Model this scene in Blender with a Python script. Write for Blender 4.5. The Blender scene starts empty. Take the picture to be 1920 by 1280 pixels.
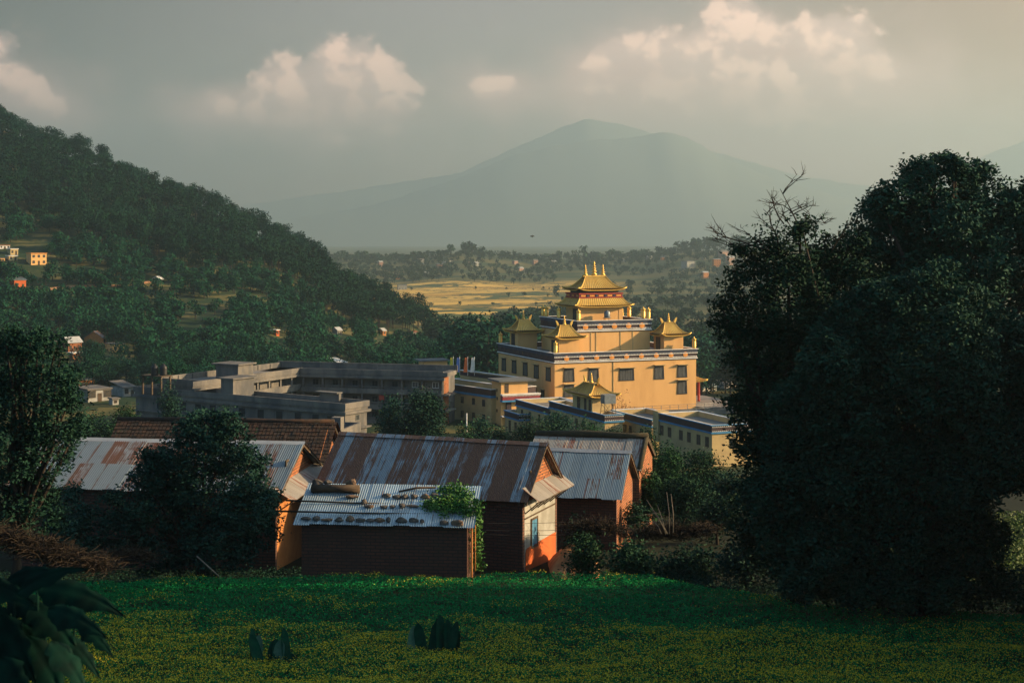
import bpy, bmesh, math, random
import numpy as np
from mathutils import Vector, Matrix
R = math.radians
S = bpy.context.scene
COL = S.collection
# ------------------------------------------------------------------ camera
F = 2773.0                      # focal length in pixels of the 1920 wide photograph
cam = bpy.data.objects.new('camera', bpy.data.cameras.new('camera'))
COL.objects.link(cam)
cam.data.lens = 52.0; cam.data.sensor_width = 36.0
cam.rotation_euler = (R(90), 0, 0)
cam.data.shift_y = -200.0 / 1920.0
cam.data.clip_start = 0.3; cam.data.clip_end = 30000
cam.data.dof.use_dof = True; cam.data.dof.focus_distance = 160; cam.data.dof.aperture_fstop = 5.0
S.camera = cam
# ------------------------------------------------------------------ light and exposure
SUN_AZ, SUN_EL = 1.5, 17.5      # degrees: direction towards the sun, from +X towards +Y, and its height
sun = bpy.data.objects.new('sun', bpy.data.lights.new('sun', 'SUN'))
COL.objects.link(sun)
sun.data.energy = 5.0; sun.data.angle = R(0.6); sun.data.color = (1.0, 0.70, 0.38)
sdir = Vector((math.cos(R(SUN_AZ)) * math.cos(R(SUN_EL)), math.sin(R(SUN_AZ)) * math.cos(R(SUN_EL)), math.sin(R(SUN_EL))))
sun.rotation_euler = sdir.to_track_quat('Z', 'Y').to_euler()
vs = S.view_settings
vs.view_transform = 'Standard'; vs.look = 'None'; vs.gamma = 1.0; vs.use_curve_mapping = False
vs.exposure = 1.75
S.cycles.use_denoising = True
S.cycles.max_bounces = 6; S.cycles.diffuse_bounces = 2; S.cycles.glossy_bounces = 2
S.cycles.transmission_bounces = 2; S.cycles.volume_bounces = 1; S.cycles.transparent_max_bounces = 6
S.cycles.caustics_reflective = False; S.cycles.caustics_refractive = False
S.cycles.sample_clamp_indirect = 3.0

# ------------------------------------------------------------------ node helper
class NT:
    def __init__(s, tree): s.t = tree; s.n = tree.nodes; s.l = tree.links
    def new(s, typ, **kw):
        n = s.n.new(typ)
        for k, v in kw.items(): setattr(n, k, v)
        return n
    def put(s, sock, v):
        if isinstance(v, bpy.types.NodeSocket): s.l.new(v, sock)
        elif v is not None:
            if isinstance(v, (tuple, list)) and len(v) == 3 and sock.type == 'RGBA': v = (*v, 1.0)
            sock.default_value = v
    def m(s, op, a, b=None, c=None, clamp=False):
        n = s.new('ShaderNodeMath', operation=op, use_clamp=clamp)
        s.put(n.inputs[0], a)
        if b is not None: s.put(n.inputs[1], b)
        if c is not None: s.put(n.inputs[2], c)
        return n.outputs[0]
    def vm(s, op, a, b=None, scale=None):
        n = s.new('ShaderNodeVectorMath', operation=op)
        s.put(n.inputs[0], a)
        if b is not None: s.put(n.inputs[1], b)
        if scale is not None: s.put(n.inputs['Scale'], scale)
        return n.outputs[0] if op not in ('LENGTH', 'DOT_PRODUCT', 'DISTANCE') else n.outputs[1]
    def mix(s, f, a, b, mode='MIX', clamp=False):
        n = s.new('ShaderNodeMix', data_type='RGBA', blend_type=mode)
        n.clamp_result = clamp
        s.put(n.inputs[0], f); s.put(n.inputs[6], a); s.put(n.inputs[7], b)
        return n.outputs[2]
    def ss(s, x, lo, hi, a=0.0, b=1.0):
        n = s.new('ShaderNodeMapRange', interpolation_type='SMOOTHSTEP')
        s.put(n.inputs[0], x); s.put(n.inputs[1], lo); s.put(n.inputs[2], hi); s.put(n.inputs[3], a); s.put(n.inputs[4], b)
        return n.outputs[0]
    def noise(s, vec, scale, detail=4, rough=0.55, dim='3D'):
        n = s.new('ShaderNodeTexNoise', noise_dimensions=dim)
        s.put(n.inputs['Vector'], vec); n.inputs['Scale'].default_value = scale
        n.inputs['Detail'].default_value = detail; n.inputs['Roughness'].default_value = rough
        return n.outputs[0]
    def ramp(s, f, stops, interp='LINEAR'):
        n = s.new('ShaderNodeValToRGB'); n.color_ramp.interpolation = interp
        e = n.color_ramp.elements
        while len(e) < len(stops): e.new(0.5)
        for i, (p, c) in enumerate(stops): e[i].position = p; e[i].color = (*c, 1.0)
        s.put(n.inputs[0], f); return n.outputs[0]
    def sep(s, v):
        n = s.new('ShaderNodeSeparateXYZ'); s.put(n.inputs[0], v); return n.outputs
    def comb(s, x, y, z):
        n = s.new('ShaderNodeCombineXYZ')
        for i, v in enumerate((x, y, z)): s.put(n.inputs[i], v)
        return n.outputs[0]

def material(name):
    m = bpy.data.materials.new(name); m.use_nodes = True
    nt = NT(m.node_tree); nt.n.clear()
    out = nt.new('ShaderNodeOutputMaterial'); b = nt.new('ShaderNodeBsdfPrincipled')
    nt.l.new(b.outputs[0], out.inputs[0])
    return m, nt, b
def coord(nt, which='Object'): return nt.new('ShaderNodeTexCoord').outputs[which]
def bump(nt, b, h, strength=0.4, dist=0.02):
    n = nt.new('ShaderNodeBump'); n.inputs['Strength'].default_value = strength; n.inputs['Distance'].default_value = dist
    nt.put(n.inputs['Height'], h); nt.l.new(n.outputs[0], b.inputs['Normal'])

# ------------------------------------------------------------------ world: sky with clouds set by direction
W = bpy.data.worlds.new('World'); S.world = W; W.use_nodes = True
nt = NT(W.node_tree); nt.n.clear()
wout = nt.new('ShaderNodeOutputWorld'); bg = nt.new('ShaderNodeBackground')
nt.l.new(bg.outputs[0], wout.inputs[0])
sky = nt.new('ShaderNodeTexSky', sky_type='NISHITA')
sky.sun_disc = False; sky.sun_elevation = R(SUN_EL); sky.sun_rotation = R(90 - SUN_AZ)
sky.air_density = 1.0; sky.dust_density = 4.0; sky.ozone_density = 1.0; sky.altitude = 1400
d = coord(nt, 'Generated'); x, y, z = nt.sep(d)
az = nt.m('ARCTAN2', x, y); el = nt.m('ARCSINE', z)
def blob_sum(az, el, blobs):
    tot = None
    for (px, py, sx, sy, amp) in blobs:
        sx, sy = sx * 1.28, sy * 1.28; a0 = math.atan((px - 960) / F); e0 = math.atan((440 - py) / F)
        dx = nt.m('DIVIDE', nt.m('SUBTRACT', az, a0), sx / F); dy = nt.m('DIVIDE', nt.m('SUBTRACT', el, e0), sy / F)
        r2 = nt.m('ADD', nt.m('MULTIPLY', dx, dx), nt.m('MULTIPLY', dy, dy))
        g = nt.m('MULTIPLY', nt.m('EXPONENT', nt.m('MULTIPLY', r2, -1.0)), amp)
        tot = g if tot is None else nt.m('ADD', tot, g)
    return tot
BL = [(645, 112, 42, 34, 1.1), (625, 150, 60, 40, 1.0), (560, 165, 40, 34, .6), (520, 165, 34, 40, 1.0), (505, 200, 40, 34, .8), (700, 150, 50, 40, 1.1), (735, 195, 40, 36, .95), (680, 190, 60, 30, .7), (600, 205, 60, 26, .45), (620, 250, 60, 26, .35),
      (938, 158, 34, 17, 1.0), (910, 165, 22, 12, .7), (1398, 36, 40, 32, 1.1), (1375, 85, 46, 46, 1.1), (1440, 78, 44, 18, .9), (1350, 135, 60, 40, 1.0), (1530, 75, 44, 30, 1.0), (1590, 95, 44, 40, 1.1), (1560, 140, 80, 44, .85), (1150, 100, 36, 26, 1.1), (1120, 125, 34, 24, .7),
      (1230, 98, 36, 28, 1.0), (1290, 120, 40, 34, 1.0), (1320, 165, 70, 40, .8), (1440, 150, 80, 40, .6), (1480, 205, 150, 50, .45), (0, 130, 40, 46, .9), (20, 175, 46, 30, .7), (85, 205, 34, 30, .8), (395, 205, 34, 26, .55), (1120, 190, 50, 40, .4)]
pv = nt.comb(nt.m('MULTIPLY', az, 30.0), nt.m('MULTIPLY', el, 34.0), 0.0)
pv2 = nt.comb(nt.m('ADD', nt.m('MULTIPLY', az, 30.0), 0.30), nt.m('ADD', nt.m('MULTIPLY', el, 34.0), 0.34), 0.0)
def puff(p):
    v = nt.new('ShaderNodeTexVoronoi', voronoi_dimensions='2D', feature='SMOOTH_F1')
    nt.put(v.inputs['Vector'], nt.vm('ADD', p, nt.vm('SCALE', nt.new_col(p), scale=0.35))); v.inputs['Scale'].default_value = 1.5
    v.inputs['Detail'].default_value = 2.0; v.inputs['Smoothness'].default_value = 0.5
    return v.outputs['Distance']
def _newcol(p):
    n = nt.new('ShaderNodeTexNoise', noise_dimensions='2D'); nt.put(n.inputs['Vector'], p); n.inputs['Scale'].default_value = 2.2; n.inputs['Detail'].default_value = 3
    return n.outputs[1]
nt.new_col = _newcol
f1 = nt.noise(pv, 0.9, 5, 0.5, '2D'); f2 = nt.noise(pv2, 0.9, 5, 0.5, '2D')
q1 = puff(pv); q2 = puff(pv2)
h1 = nt.m('SUBTRACT', f1, nt.m('MULTIPLY', q1, 0.8)); h2 = nt.m('SUBTRACT', f2, nt.m('MULTIPLY', q2, 0.8))
bl = blob_sum(az, el, BL); bl_up = blob_sum(az, nt.m('ADD', el, 20.0 / F), BL)
topside = nt.ss(nt.m('SUBTRACT', bl, bl_up), -.50, .25)
veilb = blob_sum(az, el, [(620, 215, 170, 60, .75), (1400, 190, 260, 90, 1.0), (1180, 170, 130, 70, .7), (1600, 260, 220, 110, .7), (380, 215, 90, 40, .5), (60, 220, 120, 60, .7), (930, 180, 80, 40, .5), (1100, 330, 500, 70, .25)])
dens = nt.m('ADD', bl, nt.m('MULTIPLY', nt.m('MULTIPLY', nt.m('SUBTRACT', h1, 0.10), 0.95), nt.ss(bl, .04, .40)))
cov = nt.ss(dens, 0.16, 0.56)
lit = nt.ss(nt.m('SUBTRACT', h1, h2), -0.30, 0.30)
core = nt.ss(dens, 0.4, 1.3)
CL_SHADE, CL_LIT, SKYK = (9.2, 6.0, 4.9), (14.5, 9.0, 6.6), 0.05
ccol = nt.mix(lit, CL_SHADE, CL_LIT)
warm = nt.ss(az, -0.02, 0.40)
cool = nt.ss(az, -0.02, -0.40)
base = nt.mix(1.0, sky.outputs[0], nt.mix(cool, nt.mix(warm, (1.15, 0.64, 0.52), (1.25, .30, .08)), (.0, .0, .0)), 'MULTIPLY')
up = nt.m('MAXIMUM', nt.ss(el, 0.20, 0.55), nt.ss(y, 0.55, -0.1))
base = nt.mix(up, base, nt.mix(1.0, sky.outputs[0], (.95, 1.22, 1.32), 'MULTIPLY'))
basin = nt.ss(el, 0.0, 0.5)
veil = nt.m('MULTIPLY', nt.ss(nt.m('ADD', nt.m('ADD', nt.m('MULTIPLY', bl, .35), veilb), nt.m('MULTIPLY', nt.m('SUBTRACT', f1, .5), .7)), .06, 1.15), .82)
base = nt.mix(veil, base, (10.2, 5.9, 4.7))
col = nt.mix(nt.m('MULTIPLY', cov, nt.m('MULTIPLY', nt.m('ADD', nt.m('MULTIPLY', lit, .35), nt.m('ADD', nt.m('MULTIPLY', core, .25), .38)), nt.m('ADD', nt.m('MULTIPLY', topside, .6), .4))), base, ccol)
nt.put(bg.inputs[0], col); bg.inputs[1].default_value = SKYK

# ------------------------------------------------------------------ mesh helpers
def link(o, parent=None):
    COL.objects.link(o)
    if parent is not None: o.parent = parent
    return o
def tag(o, label=None, cat=None, group=None, kind=None):
    if label: o['label'] = label
    if cat: o['category'] = cat
    if group: o['group'] = group
    if kind: o['kind'] = kind
    return o
def thing(name, label, cat, loc=(0, 0, 0), rz=0.0, group=None):
    o = bpy.data.objects.new(name, None); o.empty_display_size = 0.3
    o.location = loc; o.rotation_euler = (0, 0, rz)
    link(o); return tag(o, label, cat, group)
def copy_tree(o, parent=None):
    c = o.copy(); COL.objects.link(c)
    if parent is not None: c.parent = parent
    for ch in o.children: copy_tree(ch, c)
    return c
def mesh_np(name, V, Q, mats, mi=None, smooth=False, uv=None):
    """mesh from numpy arrays of vertices and equal-sided faces"""
    me = bpy.data.meshes.new(name)
    V = np.asarray(V, np.float32); Q = np.asarray(Q, np.int32); k = Q.shape[1]
    me.vertices.add(len(V)); me.vertices.foreach_set('co', V.ravel())
    me.loops.add(Q.size); me.loops.foreach_set('vertex_index', Q.ravel())
    me.polygons.add(len(Q))
    me.polygons.foreach_set('loop_start', np.arange(0, Q.size, k, dtype=np.int32))
    me.polygons.foreach_set('loop_total', np.full(len(Q), k, np.int32))
    for m in mats: me.materials.append(m)
    if mi is not None: me.polygons.foreach_set('material_index', np.asarray(mi, np.int32))
    if smooth: me.polygons.foreach_set('use_smooth', np.ones(len(Q), bool))
    if uv is not None:
        l = me.uv_layers.new(name='UVMap'); l.data.foreach_set('uv', np.asarray(uv, np.float32)[Q.ravel()].ravel())
    me.update(calc_edges=True); return me
class MB:
    """collects shapes and links them as ONE mesh object"""
    def __init__(s): s.v = []; s.f = []; s.m = []; s.s = []
    def add(s, vs, fs, mi=0, sm=False):
        o = len(s.v); s.v += [tuple(v) for v in vs]
        for f in fs: s.f.append([i + o for i in f]); s.m.append(mi); s.s.append(sm)
        return s
    def box(s, x0, x1, y0, y1, z0, z1, mi=0):
        return s.add([(x0, y0, z0), (x1, y0, z0), (x1, y1, z0), (x0, y1, z0), (x0, y0, z1), (x1, y0, z1), (x1, y1, z1), (x0, y1, z1)],
                     [(0, 3, 2, 1), (4, 5, 6, 7), (0, 1, 5, 4), (1, 2, 6, 5), (2, 3, 7, 6), (3, 0, 4, 7)], mi)
    def obox(s, c, h, M, mi=0):
        vs = [Vector(c) + M @ Vector((sx * h[0], sy * h[1], sz * h[2])) for sz in (-1, 1) for sx, sy in ((-1, -1), (1, -1), (1, 1), (-1, 1))]
        return s.add(vs, [(0, 3, 2, 1), (4, 5, 6, 7), (0, 1, 5, 4), (1, 2, 6, 5), (2, 3, 7, 6), (3, 0, 4, 7)], mi)
    def ring(s, x0, x1, y0, y1, t, z0, z1, mi=0):
        s.box(x0, x1, y0, y0 + t, z0, z1, mi); s.box(x0, x1, y1 - t, y1, z0, z1, mi)
        s.box(x0, x0 + t, y0 + t, y1 - t, z0, z1, mi); s.box(x1 - t, x1, y0 + t, y1 - t, z0, z1, mi); return s
    def prism(s, pts, a0, a1, axis='z', mi=0):
        """polygon in the two other axes extruded from a0 to a1 along axis"""
        n = len(pts)
        mk = {'z': lambda p, a: (p[0], p[1], a), 'y': lambda p, a: (p[0], a, p[1]), 'x': lambda p, a: (a, p[0], p[1])}[axis]
        vs = [mk(p, a0) for p in pts] + [mk(p, a1) for p in pts]
        fs = [tuple(range(n))[::-1], tuple(range(n, 2 * n))] + [(i, (i + 1) % n, n + (i + 1) % n, n + i) for i in range(n)]
        return s.add(vs, fs, mi)
    def lathe(s, prof, cx=0, cy=0, n=12, mi=0, sm=True):
        vs = []; fs = []
        for r, z in prof:
            for i in range(n):
                a = 2 * math.pi * i / n; vs.append((cx + r * math.cos(a), cy + r * math.sin(a), z))
        for k in range(len(prof) - 1):
            for i in range(n):
                j = (i + 1) % n; fs.append((k * n + i, k * n + j, (k + 1) * n + j, (k + 1) * n + i))
        fs.append(tuple(range(n))[::-1]); fs.append(tuple(range((len(prof) - 1) * n, len(prof) * n)))
        return s.add(vs, fs, mi, sm)
    def tube(s, pts, rad, n=6, mi=0, sm=True):
        pts = [Vector(p) for p in pts]
        if not isinstance(rad, (list, tuple)): rad = [rad] * len(pts)
        vs = []; fs = []
        for k, p in enumerate(pts):
            t = (pts[min(k + 1, len(pts) - 1)] - pts[max(k - 1, 0)]).normalized()
            a = t.cross(Vector((0, 0, 1)) if abs(t.z) < .95 else Vector((1, 0, 0))).normalized(); b = t.cross(a)
            for i in range(n):
                w = 2 * math.pi * i / n; vs.append(p + (a * math.cos(w) + b * math.sin(w)) * rad[k])
        for k in range(len(pts) - 1):
            for i in range(n):
                j = (i + 1) % n; fs.append((k * n + i, k * n + j, (k + 1) * n + j, (k + 1) * n + i))
        fs.append(tuple(range(n))[::-1]); fs.append(tuple(range((len(pts) - 1) * n, len(pts) * n)))
        return s.add(vs, fs, mi, sm)
    def mesh(s, name, mats):
        me = bpy.data.meshes.new(name); me.from_pydata(s.v, [], s.f)
        for m in (mats if isinstance(mats, (list, tuple)) else [mats]): me.materials.append(m)
        me.polygons.foreach_set('material_index', np.array(s.m, np.int32)); me.polygons.foreach_set('use_smooth', np.array(s.s, bool))
        bm = bmesh.new(); bm.from_mesh(me); bmesh.ops.recalc_face_normals(bm, faces=bm.faces[:])
        uvl = bm.loops.layers.uv.new('UVMap')
        for f in bm.faces:                     # metres along the face: across and up
            n = f.normal
            if abs(n.z) > .95: ux, uy = Vector((1, 0, 0)), Vector((0, 1, 0))
            else:
                ux = Vector((-n.y, n.x, 0)).normalized(); uy = n.cross(ux)
            for l in f.loops: l[uvl].uv = (l.vert.co.dot(ux), l.vert.co.dot(uy))
        bm.to_mesh(me); bm.free(); return me
    def build(s, name, mats, parent=None, loc=(0, 0, 0), rz=0.0):
        o = bpy.data.objects.new(name, s.mesh(name, mats)); o.location = loc; o.rotation_euler = (0, 0, rz)
        return link(o, parent)
def place(me, name, parent=None, loc=(0, 0, 0), rz=0.0, sc=1.0):
    o = bpy.data.objects.new(name, me); o.location = loc; o.rotation_euler = (0, 0, rz)
    o.scale = (sc, sc, sc) if not isinstance(sc, tuple) else sc
    return link(o, parent)
def P(px, py, Y): return ((px - 960) / F * Y, Y, -(py - 440) / F * Y)      # the point at depth Y seen at a pixel of the photograph
def X_at(px, Y): return (px - 960) / F * Y
def along(P0, rz, px, axis='x'):
    """distance from P0 along the local x (or y) axis of a frame turned by rz to the column px"""
    d = (math.cos(rz), math.sin(rz)) if axis == 'x' else (-math.sin(rz), math.cos(rz))
    k = (px - 960) / F
    return (k * P0[1] - P0[0]) / (d[0] - k * d[1])

# ------------------------------------------------------------------ materials
def mottled(name, c1, c2, scale=1.0, rough=0.85, detail=6, stretch=(1, 1, 1), bmp=0.0, metal=0.0, spec=0.3, lo=.35, hi=.65):
    m, nt, b = material(name)
    v = nt.vm('MULTIPLY', coord(nt), stretch)
    f = nt.ss(nt.noise(v, scale, detail, 0.62), lo, hi)
    nt.put(b.inputs['Base Color'], nt.mix(f, c1, c2)); b.inputs['Roughness'].default_value = rough
    b.inputs['Metallic'].default_value = metal; b.inputs['Specular IOR Level'].default_value = spec
    if bmp: bump(nt, b, nt.noise(v, scale * 6, 4), bmp)
    return m
def foliage(name, dark, light, tip=None, rough=0.55, patch=0.5, spec=0.25, rnd=.6):
    m, nt, b = material(name)
    geo = nt.new('ShaderNodeNewGeometry'); oi = nt.new('ShaderNodeObjectInfo')
    f = nt.m('ADD', nt.m('MULTIPLY', geo.outputs['Random Per Island'], rnd), nt.m('MULTIPLY', nt.noise(coord(nt), patch, 2), 1.1 - rnd))
    f = nt.m('SUBTRACT', f, 0.08)
    c = nt.ramp(f, [(0.0, dark), (0.65, light), (1.0, tip or light)])
    hs = nt.new('ShaderNodeHueSaturation'); nt.put(hs.inputs['Color'], c)
    nt.put(hs.inputs['Value'], nt.m('ADD', nt.m('MULTIPLY', oi.outputs['Random'], 0.6), 0.7))
    nt.put(hs.inputs['Hue'], nt.m('ADD', nt.m('MULTIPLY', nt.m('FRACT', nt.m('MULTIPLY', oi.outputs['Random'], 7.3)), 0.06), 0.47))
    nt.put(b.inputs['Base Color'], hs.outputs[0]); b.inputs['Roughness'].default_value = rough
    b.inputs['Specular IOR Level'].default_value = spec
    return m
def brick(name, c1, c2, mortar, wear, scale=1.0):
    m, nt, b = material(name)
    uv = coord(nt, 'UV'); t = nt.new('ShaderNodeTexBrick')
    nt.put(t.inputs['Vector'], uv)
    for k, v in (('Color1', c1), ('Color2', c2), ('Mortar', mortar)): t.inputs[k].default_value = (*v, 1)
    t.inputs['Scale'].default_value = 1.0; t.inputs['Brick Width'].default_value = .25 * scale; t.inputs['Row Height'].default_value = .085 * scale
    t.inputs['Mortar Size'].default_value = .014 * scale; t.inputs['Bias'].default_value = -0.1
    o = coord(nt)
    f = nt.ss(nt.noise(o, 0.9, 6, .65), .45, .7); g = nt.noise(nt.vm('MULTIPLY', o, (1, 1, .3)), 2.5, 5)
    c = nt.mix(nt.m('MULTIPLY', f, .75), t.outputs[0], wear)
    c = nt.mix(nt.m('MULTIPLY', g, .5), c, (.02, .016, .012))
    nt.put(b.inputs['Base Color'], c); b.inputs['Roughness'].default_value = .9
    bump(nt, b, nt.m('SUBTRACT', 1.0, t.outputs['Fac']), .6, .012)
    return m
def tin(name, clean, rust_c, rust=0.5, sheet=0.8, seed=0.0, rough=.42, length=2.6):
    """corrugated sheets laid side by side: u runs along the ridge, v down the slope, in metres"""
    m, nt, b = material(name)
    u, v, _ = nt.sep(coord(nt, 'UV'))
    row = nt.m('FLOOR', nt.m('DIVIDE', v, length))
    sid = nt.m('FLOOR', nt.m('DIVIDE', nt.m('ADD', u, nt.m('MULTIPLY', row, .37)), sheet))
    wn = nt.new('ShaderNodeTexWhiteNoise', noise_dimensions='2D'); nt.put(wn.inputs['Vector'], nt.comb(nt.m('ADD', sid, seed), row, 0))
    rnd = wn.outputs[0]
    su = nt.m('FRACT', nt.m('DIVIDE', nt.m('ADD', u, nt.m('MULTIPLY', row, .37)), sheet))
    streak = nt.noise(nt.comb(nt.m('MULTIPLY', u, 13.0), nt.m('MULTIPLY', v, .5), nt.m('MULTIPLY', sid, 3.1)), 1.0, 5, .65)
    cloud = nt.noise(nt.comb(u, nt.m('MULTIPLY', v, .8), seed), 1.6, 5, .65)
    edge = nt.ss(nt.m('ABSOLUTE', nt.m('SUBTRACT', su, .5)), .40, .5, 0, .22)
    k = nt.m('ADD', nt.m('ADD', nt.m('MULTIPLY', streak, 1.0), nt.m('MULTIPLY', cloud, .5)), nt.m('ADD', nt.m('MULTIPLY', nt.m('SUBTRACT', rnd, .5), .45), edge))
    f = nt.ss(k, 1.08 - .5 * rust, 1.30 - .5 * rust)
    tone = nt.mix(rnd, tuple(c * .72 for c in clean), clean)
    tone = nt.mix(nt.m('MULTIPLY', cloud, .35), tone, (.10, .105, .10))
    rc = nt.mix(nt.noise(nt.comb(u, v, 3.0), 7.0, 4), rust_c, tuple(c * .38 for c in rust_c))
    nt.put(b.inputs['Base Color'], nt.mix(f, tone, rc))
    nt.put(b.inputs['Roughness'], nt.mix(f, (rough,) * 3, (.85,) * 3)); nt.put(b.inputs['Metallic'], nt.m('MULTIPLY', nt.m('SUBTRACT', 1.0, f), .35))
    return m

M = {}
M['yellow_plaster'] = mottled('yellow_plaster', (.54, .30, .110), (.66, .38, .145), .35, .9, stretch=(1, 1, .22), bmp=.06, lo=.2, hi=.6)
M['yellow_pale'] = mottled('yellow_pale', (.50, .37, .17), (.40, .29, .14), .35, .9)
M['frieze'] = mottled('frieze_paint', (.035, .024, .028), (.055, .030, .030), .8, .7)
M['navy'] = mottled('navy_paint', (.022, .030, .055), (.04, .05, .08), .8, .7)
M['blue'] = mottled('blue_paint', (.035, .17, .34), (.05, .22, .40), .8, .7)
M['white'] = mottled('white_paint', (.72, .70, .66), (.55, .54, .50), .6, .75)
M['maroon'] = mottled('maroon_paint', (.20, .025, .03), (.27, .04, .045), 1.0, .6)
M['medallion'] = mottled('medallion_paint', (.62, .20, .04), (.72, .33, .06), 4.0, .5)
M['black_frame'] = mottled('black_frame', (.018, .016, .018), (.03, .026, .026), 1.0, .6)
M['glass'] = mottled('window_glass', (.03, .034, .034), (.07, .065, .055), 1.2, .25, spec=.5)
M['curtain'] = mottled('curtained_glass', (.10, .10, .095), (.05, .05, .05), 3.0, .3, stretch=(4, 4, .4), spec=.5)
M['gold'] = mottled('gilded_copper', (.72, .43, .09), (.80, .52, .13), .7, .40, metal=.55, spec=.5)
M['gold_line'] = mottled('dark_gold', (.30, .14, .025), (.36, .18, .03), 1.0, .5, metal=.3)  # darker gold of the standing seams and roof undersides
M['wood'] = mottled('weathered_wood', (.05, .035, .022), (.10, .07, .045), 1.2, .85, stretch=(1, 1, 4))
M['concrete'] = mottled('grey_concrete', (.165, .15, .13), (.080, .080, .080), .35, .92, stretch=(1, 1, .4), bmp=.1)
M['concrete_dark'] = mottled('raw_concrete', (.13, .14, .14), (.085, .095, .10), .4, .92)
M['roof_floor'] = mottled('roof_screed', (.22, .20, .175), (.15, .14, .13), .3, .92)
M['opening_shade'] = mottled('opening_shade', (.02, .025, .027), (.03, .034, .034), .5, .9)  # near black sheets painting the shade inside openings without depth
M['steel'] = mottled('grey_steel', (.22, .25, .26), (.16, .18, .19), 1.5, .4, metal=.4)
M['black_plastic'] = mottled('black_plastic', (.012, .012, .013), (.02, .02, .022), 1.0, .45)
M['red'] = mottled('red_paint', (.36, .05, .03), (.28, .04, .03), 1.0, .6)
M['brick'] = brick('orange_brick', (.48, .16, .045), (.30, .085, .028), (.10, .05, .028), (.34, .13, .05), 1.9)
M['brick_dark'] = brick('old_and_shaded_brick', (.15, .054, .030), (.115, .042, .024), (.045, .028, .020), (.08, .044, .028), 1.9)  # the shed's old brick; on house fronts it paints their shade
M['mud_plaster'] = mottled('ochre_mud_plaster', (.44, .18, .055), (.34, .13, .04), .9, .95, bmp=.15)
M['white_wash'] = mottled('white_wash', (.33, .335, .31), (.22, .215, .19), .7, .92, bmp=.1)
M['red_wash'] = mottled('red_clay_wash', (.50, .115, .03), (.40, .09, .025), 1.0, .92, bmp=.1)
M['tin_rust'] = tin('rusty_corrugated_sheet', (.36, .43, .46), (.24, .115, .065), 1.04, .62, 3.0, rough=.4, length=20.)
M['tin_blue'] = tin('blue_grey_corrugated_sheet', (.27, .35, .38), (.17, .075, .042), .46, .75, 11.0)
M['tin_left'] = tin('patchy_corrugated_sheet', (.25, .31, .33), (.15, .062, .034), .72, .8, 23.0)
M['tin_bright'] = tin('bright_corrugated_sheet', (.50, .62, .66), (.20, .10, .05), .10, .8, 31.0, rough=.35)
M['tin_pale'] = tin('pale_old_sheet', (.44, .40, .34), (.26, .09, .05), .42, .6, 41.0, rough=.6)
M['clay_tile'] = mottled('old_clay_tiles', (.032, .024, .017), (.065, .033, .019), 2.2, .95, bmp=.3)
M['stone'] = mottled('roof_stone', (.05, .042, .036), (.13, .11, .09), 3.0, .95, bmp=.4)
M['stone_warm'] = mottled('sandy_stone', (.20, .13, .08), (.14, .09, .06), 3.0, .95, bmp=.4)
M['bark'] = mottled('tree_bark', (.018, .014, .010), (.036, .027, .019), 2.5, .95, stretch=(1, 1, .3), bmp=.4)
M['bark_pale'] = mottled('pale_bark', (.22, .19, .15), (.14, .12, .09), 2.5, .95, stretch=(1, 1, .3))
M['straw'] = mottled('dry_straw', (.030, .020, .011), (.017, .011, .007), 3.0, .95)
M['earth'] = mottled('orange_earth', (.42, .22, .10), (.26, .13, .06), 1.3, .95, bmp=.4)
M['sheet_metal'] = mottled('plain_roof_sheet', (.42, .42, .40), (.30, .31, .31), .5, .5)
M['pale_brick'] = mottled('pale_brick', (.36, .22, .16), (.28, .17, .13), .3, .95)
M['moss'] = mottled('mossy_thatch', (.035, .032, .018), (.06, .045, .022), 3.0, .95, bmp=.4)
M['leaf_dark'] = foliage('dark_leaves', (.008, .026, .015), (.019, .062, .030), (.035, .09, .035))
M['leaf_mid'] = foliage('mid_green_leaves', (.006, .024, .012), (.016, .058, .024), (.04, .09, .026), rough=.7, spec=.1)
M['leaf_near'] = foliage('deep_green_leaves', (.010, .035, .024), (.015, .052, .030), (.024, .075, .034), patch=.6, rnd=.3, rough=.7, spec=.08)  # deep green leaf colour of the dark trees and shrubs
M['leaf_hill'] = foliage('hillside_leaves', (.003, .022, .016), (.009, .052, .029), (.055, .085, .026), patch=.09, rnd=.35, rough=.8, spec=.05)
M['leaf_pine'] = foliage('pine_needles', (.003, .022, .015), (.008, .042, .025), (.022, .060, .026), patch=.09, rnd=.35, rough=.8, spec=.05)
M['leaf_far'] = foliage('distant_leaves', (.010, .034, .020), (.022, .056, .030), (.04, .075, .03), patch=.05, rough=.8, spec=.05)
M['vine'] = foliage('vine_leaves', (.012, .07, .015), (.03, .14, .02), (.09, .16, .03))
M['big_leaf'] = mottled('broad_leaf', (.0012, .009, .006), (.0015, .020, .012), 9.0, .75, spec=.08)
M['mustard_leaf'] = foliage('mustard_leaves', (.001, .085, .024), (.002, .18, .045), (.014, .23, .04), patch=.25, rough=.7, spec=.1)
M['mustard_flower'] = mottled('mustard_flowers', (.46, .37, .010), (.36, .32, .012), 1.0, .8)
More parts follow.
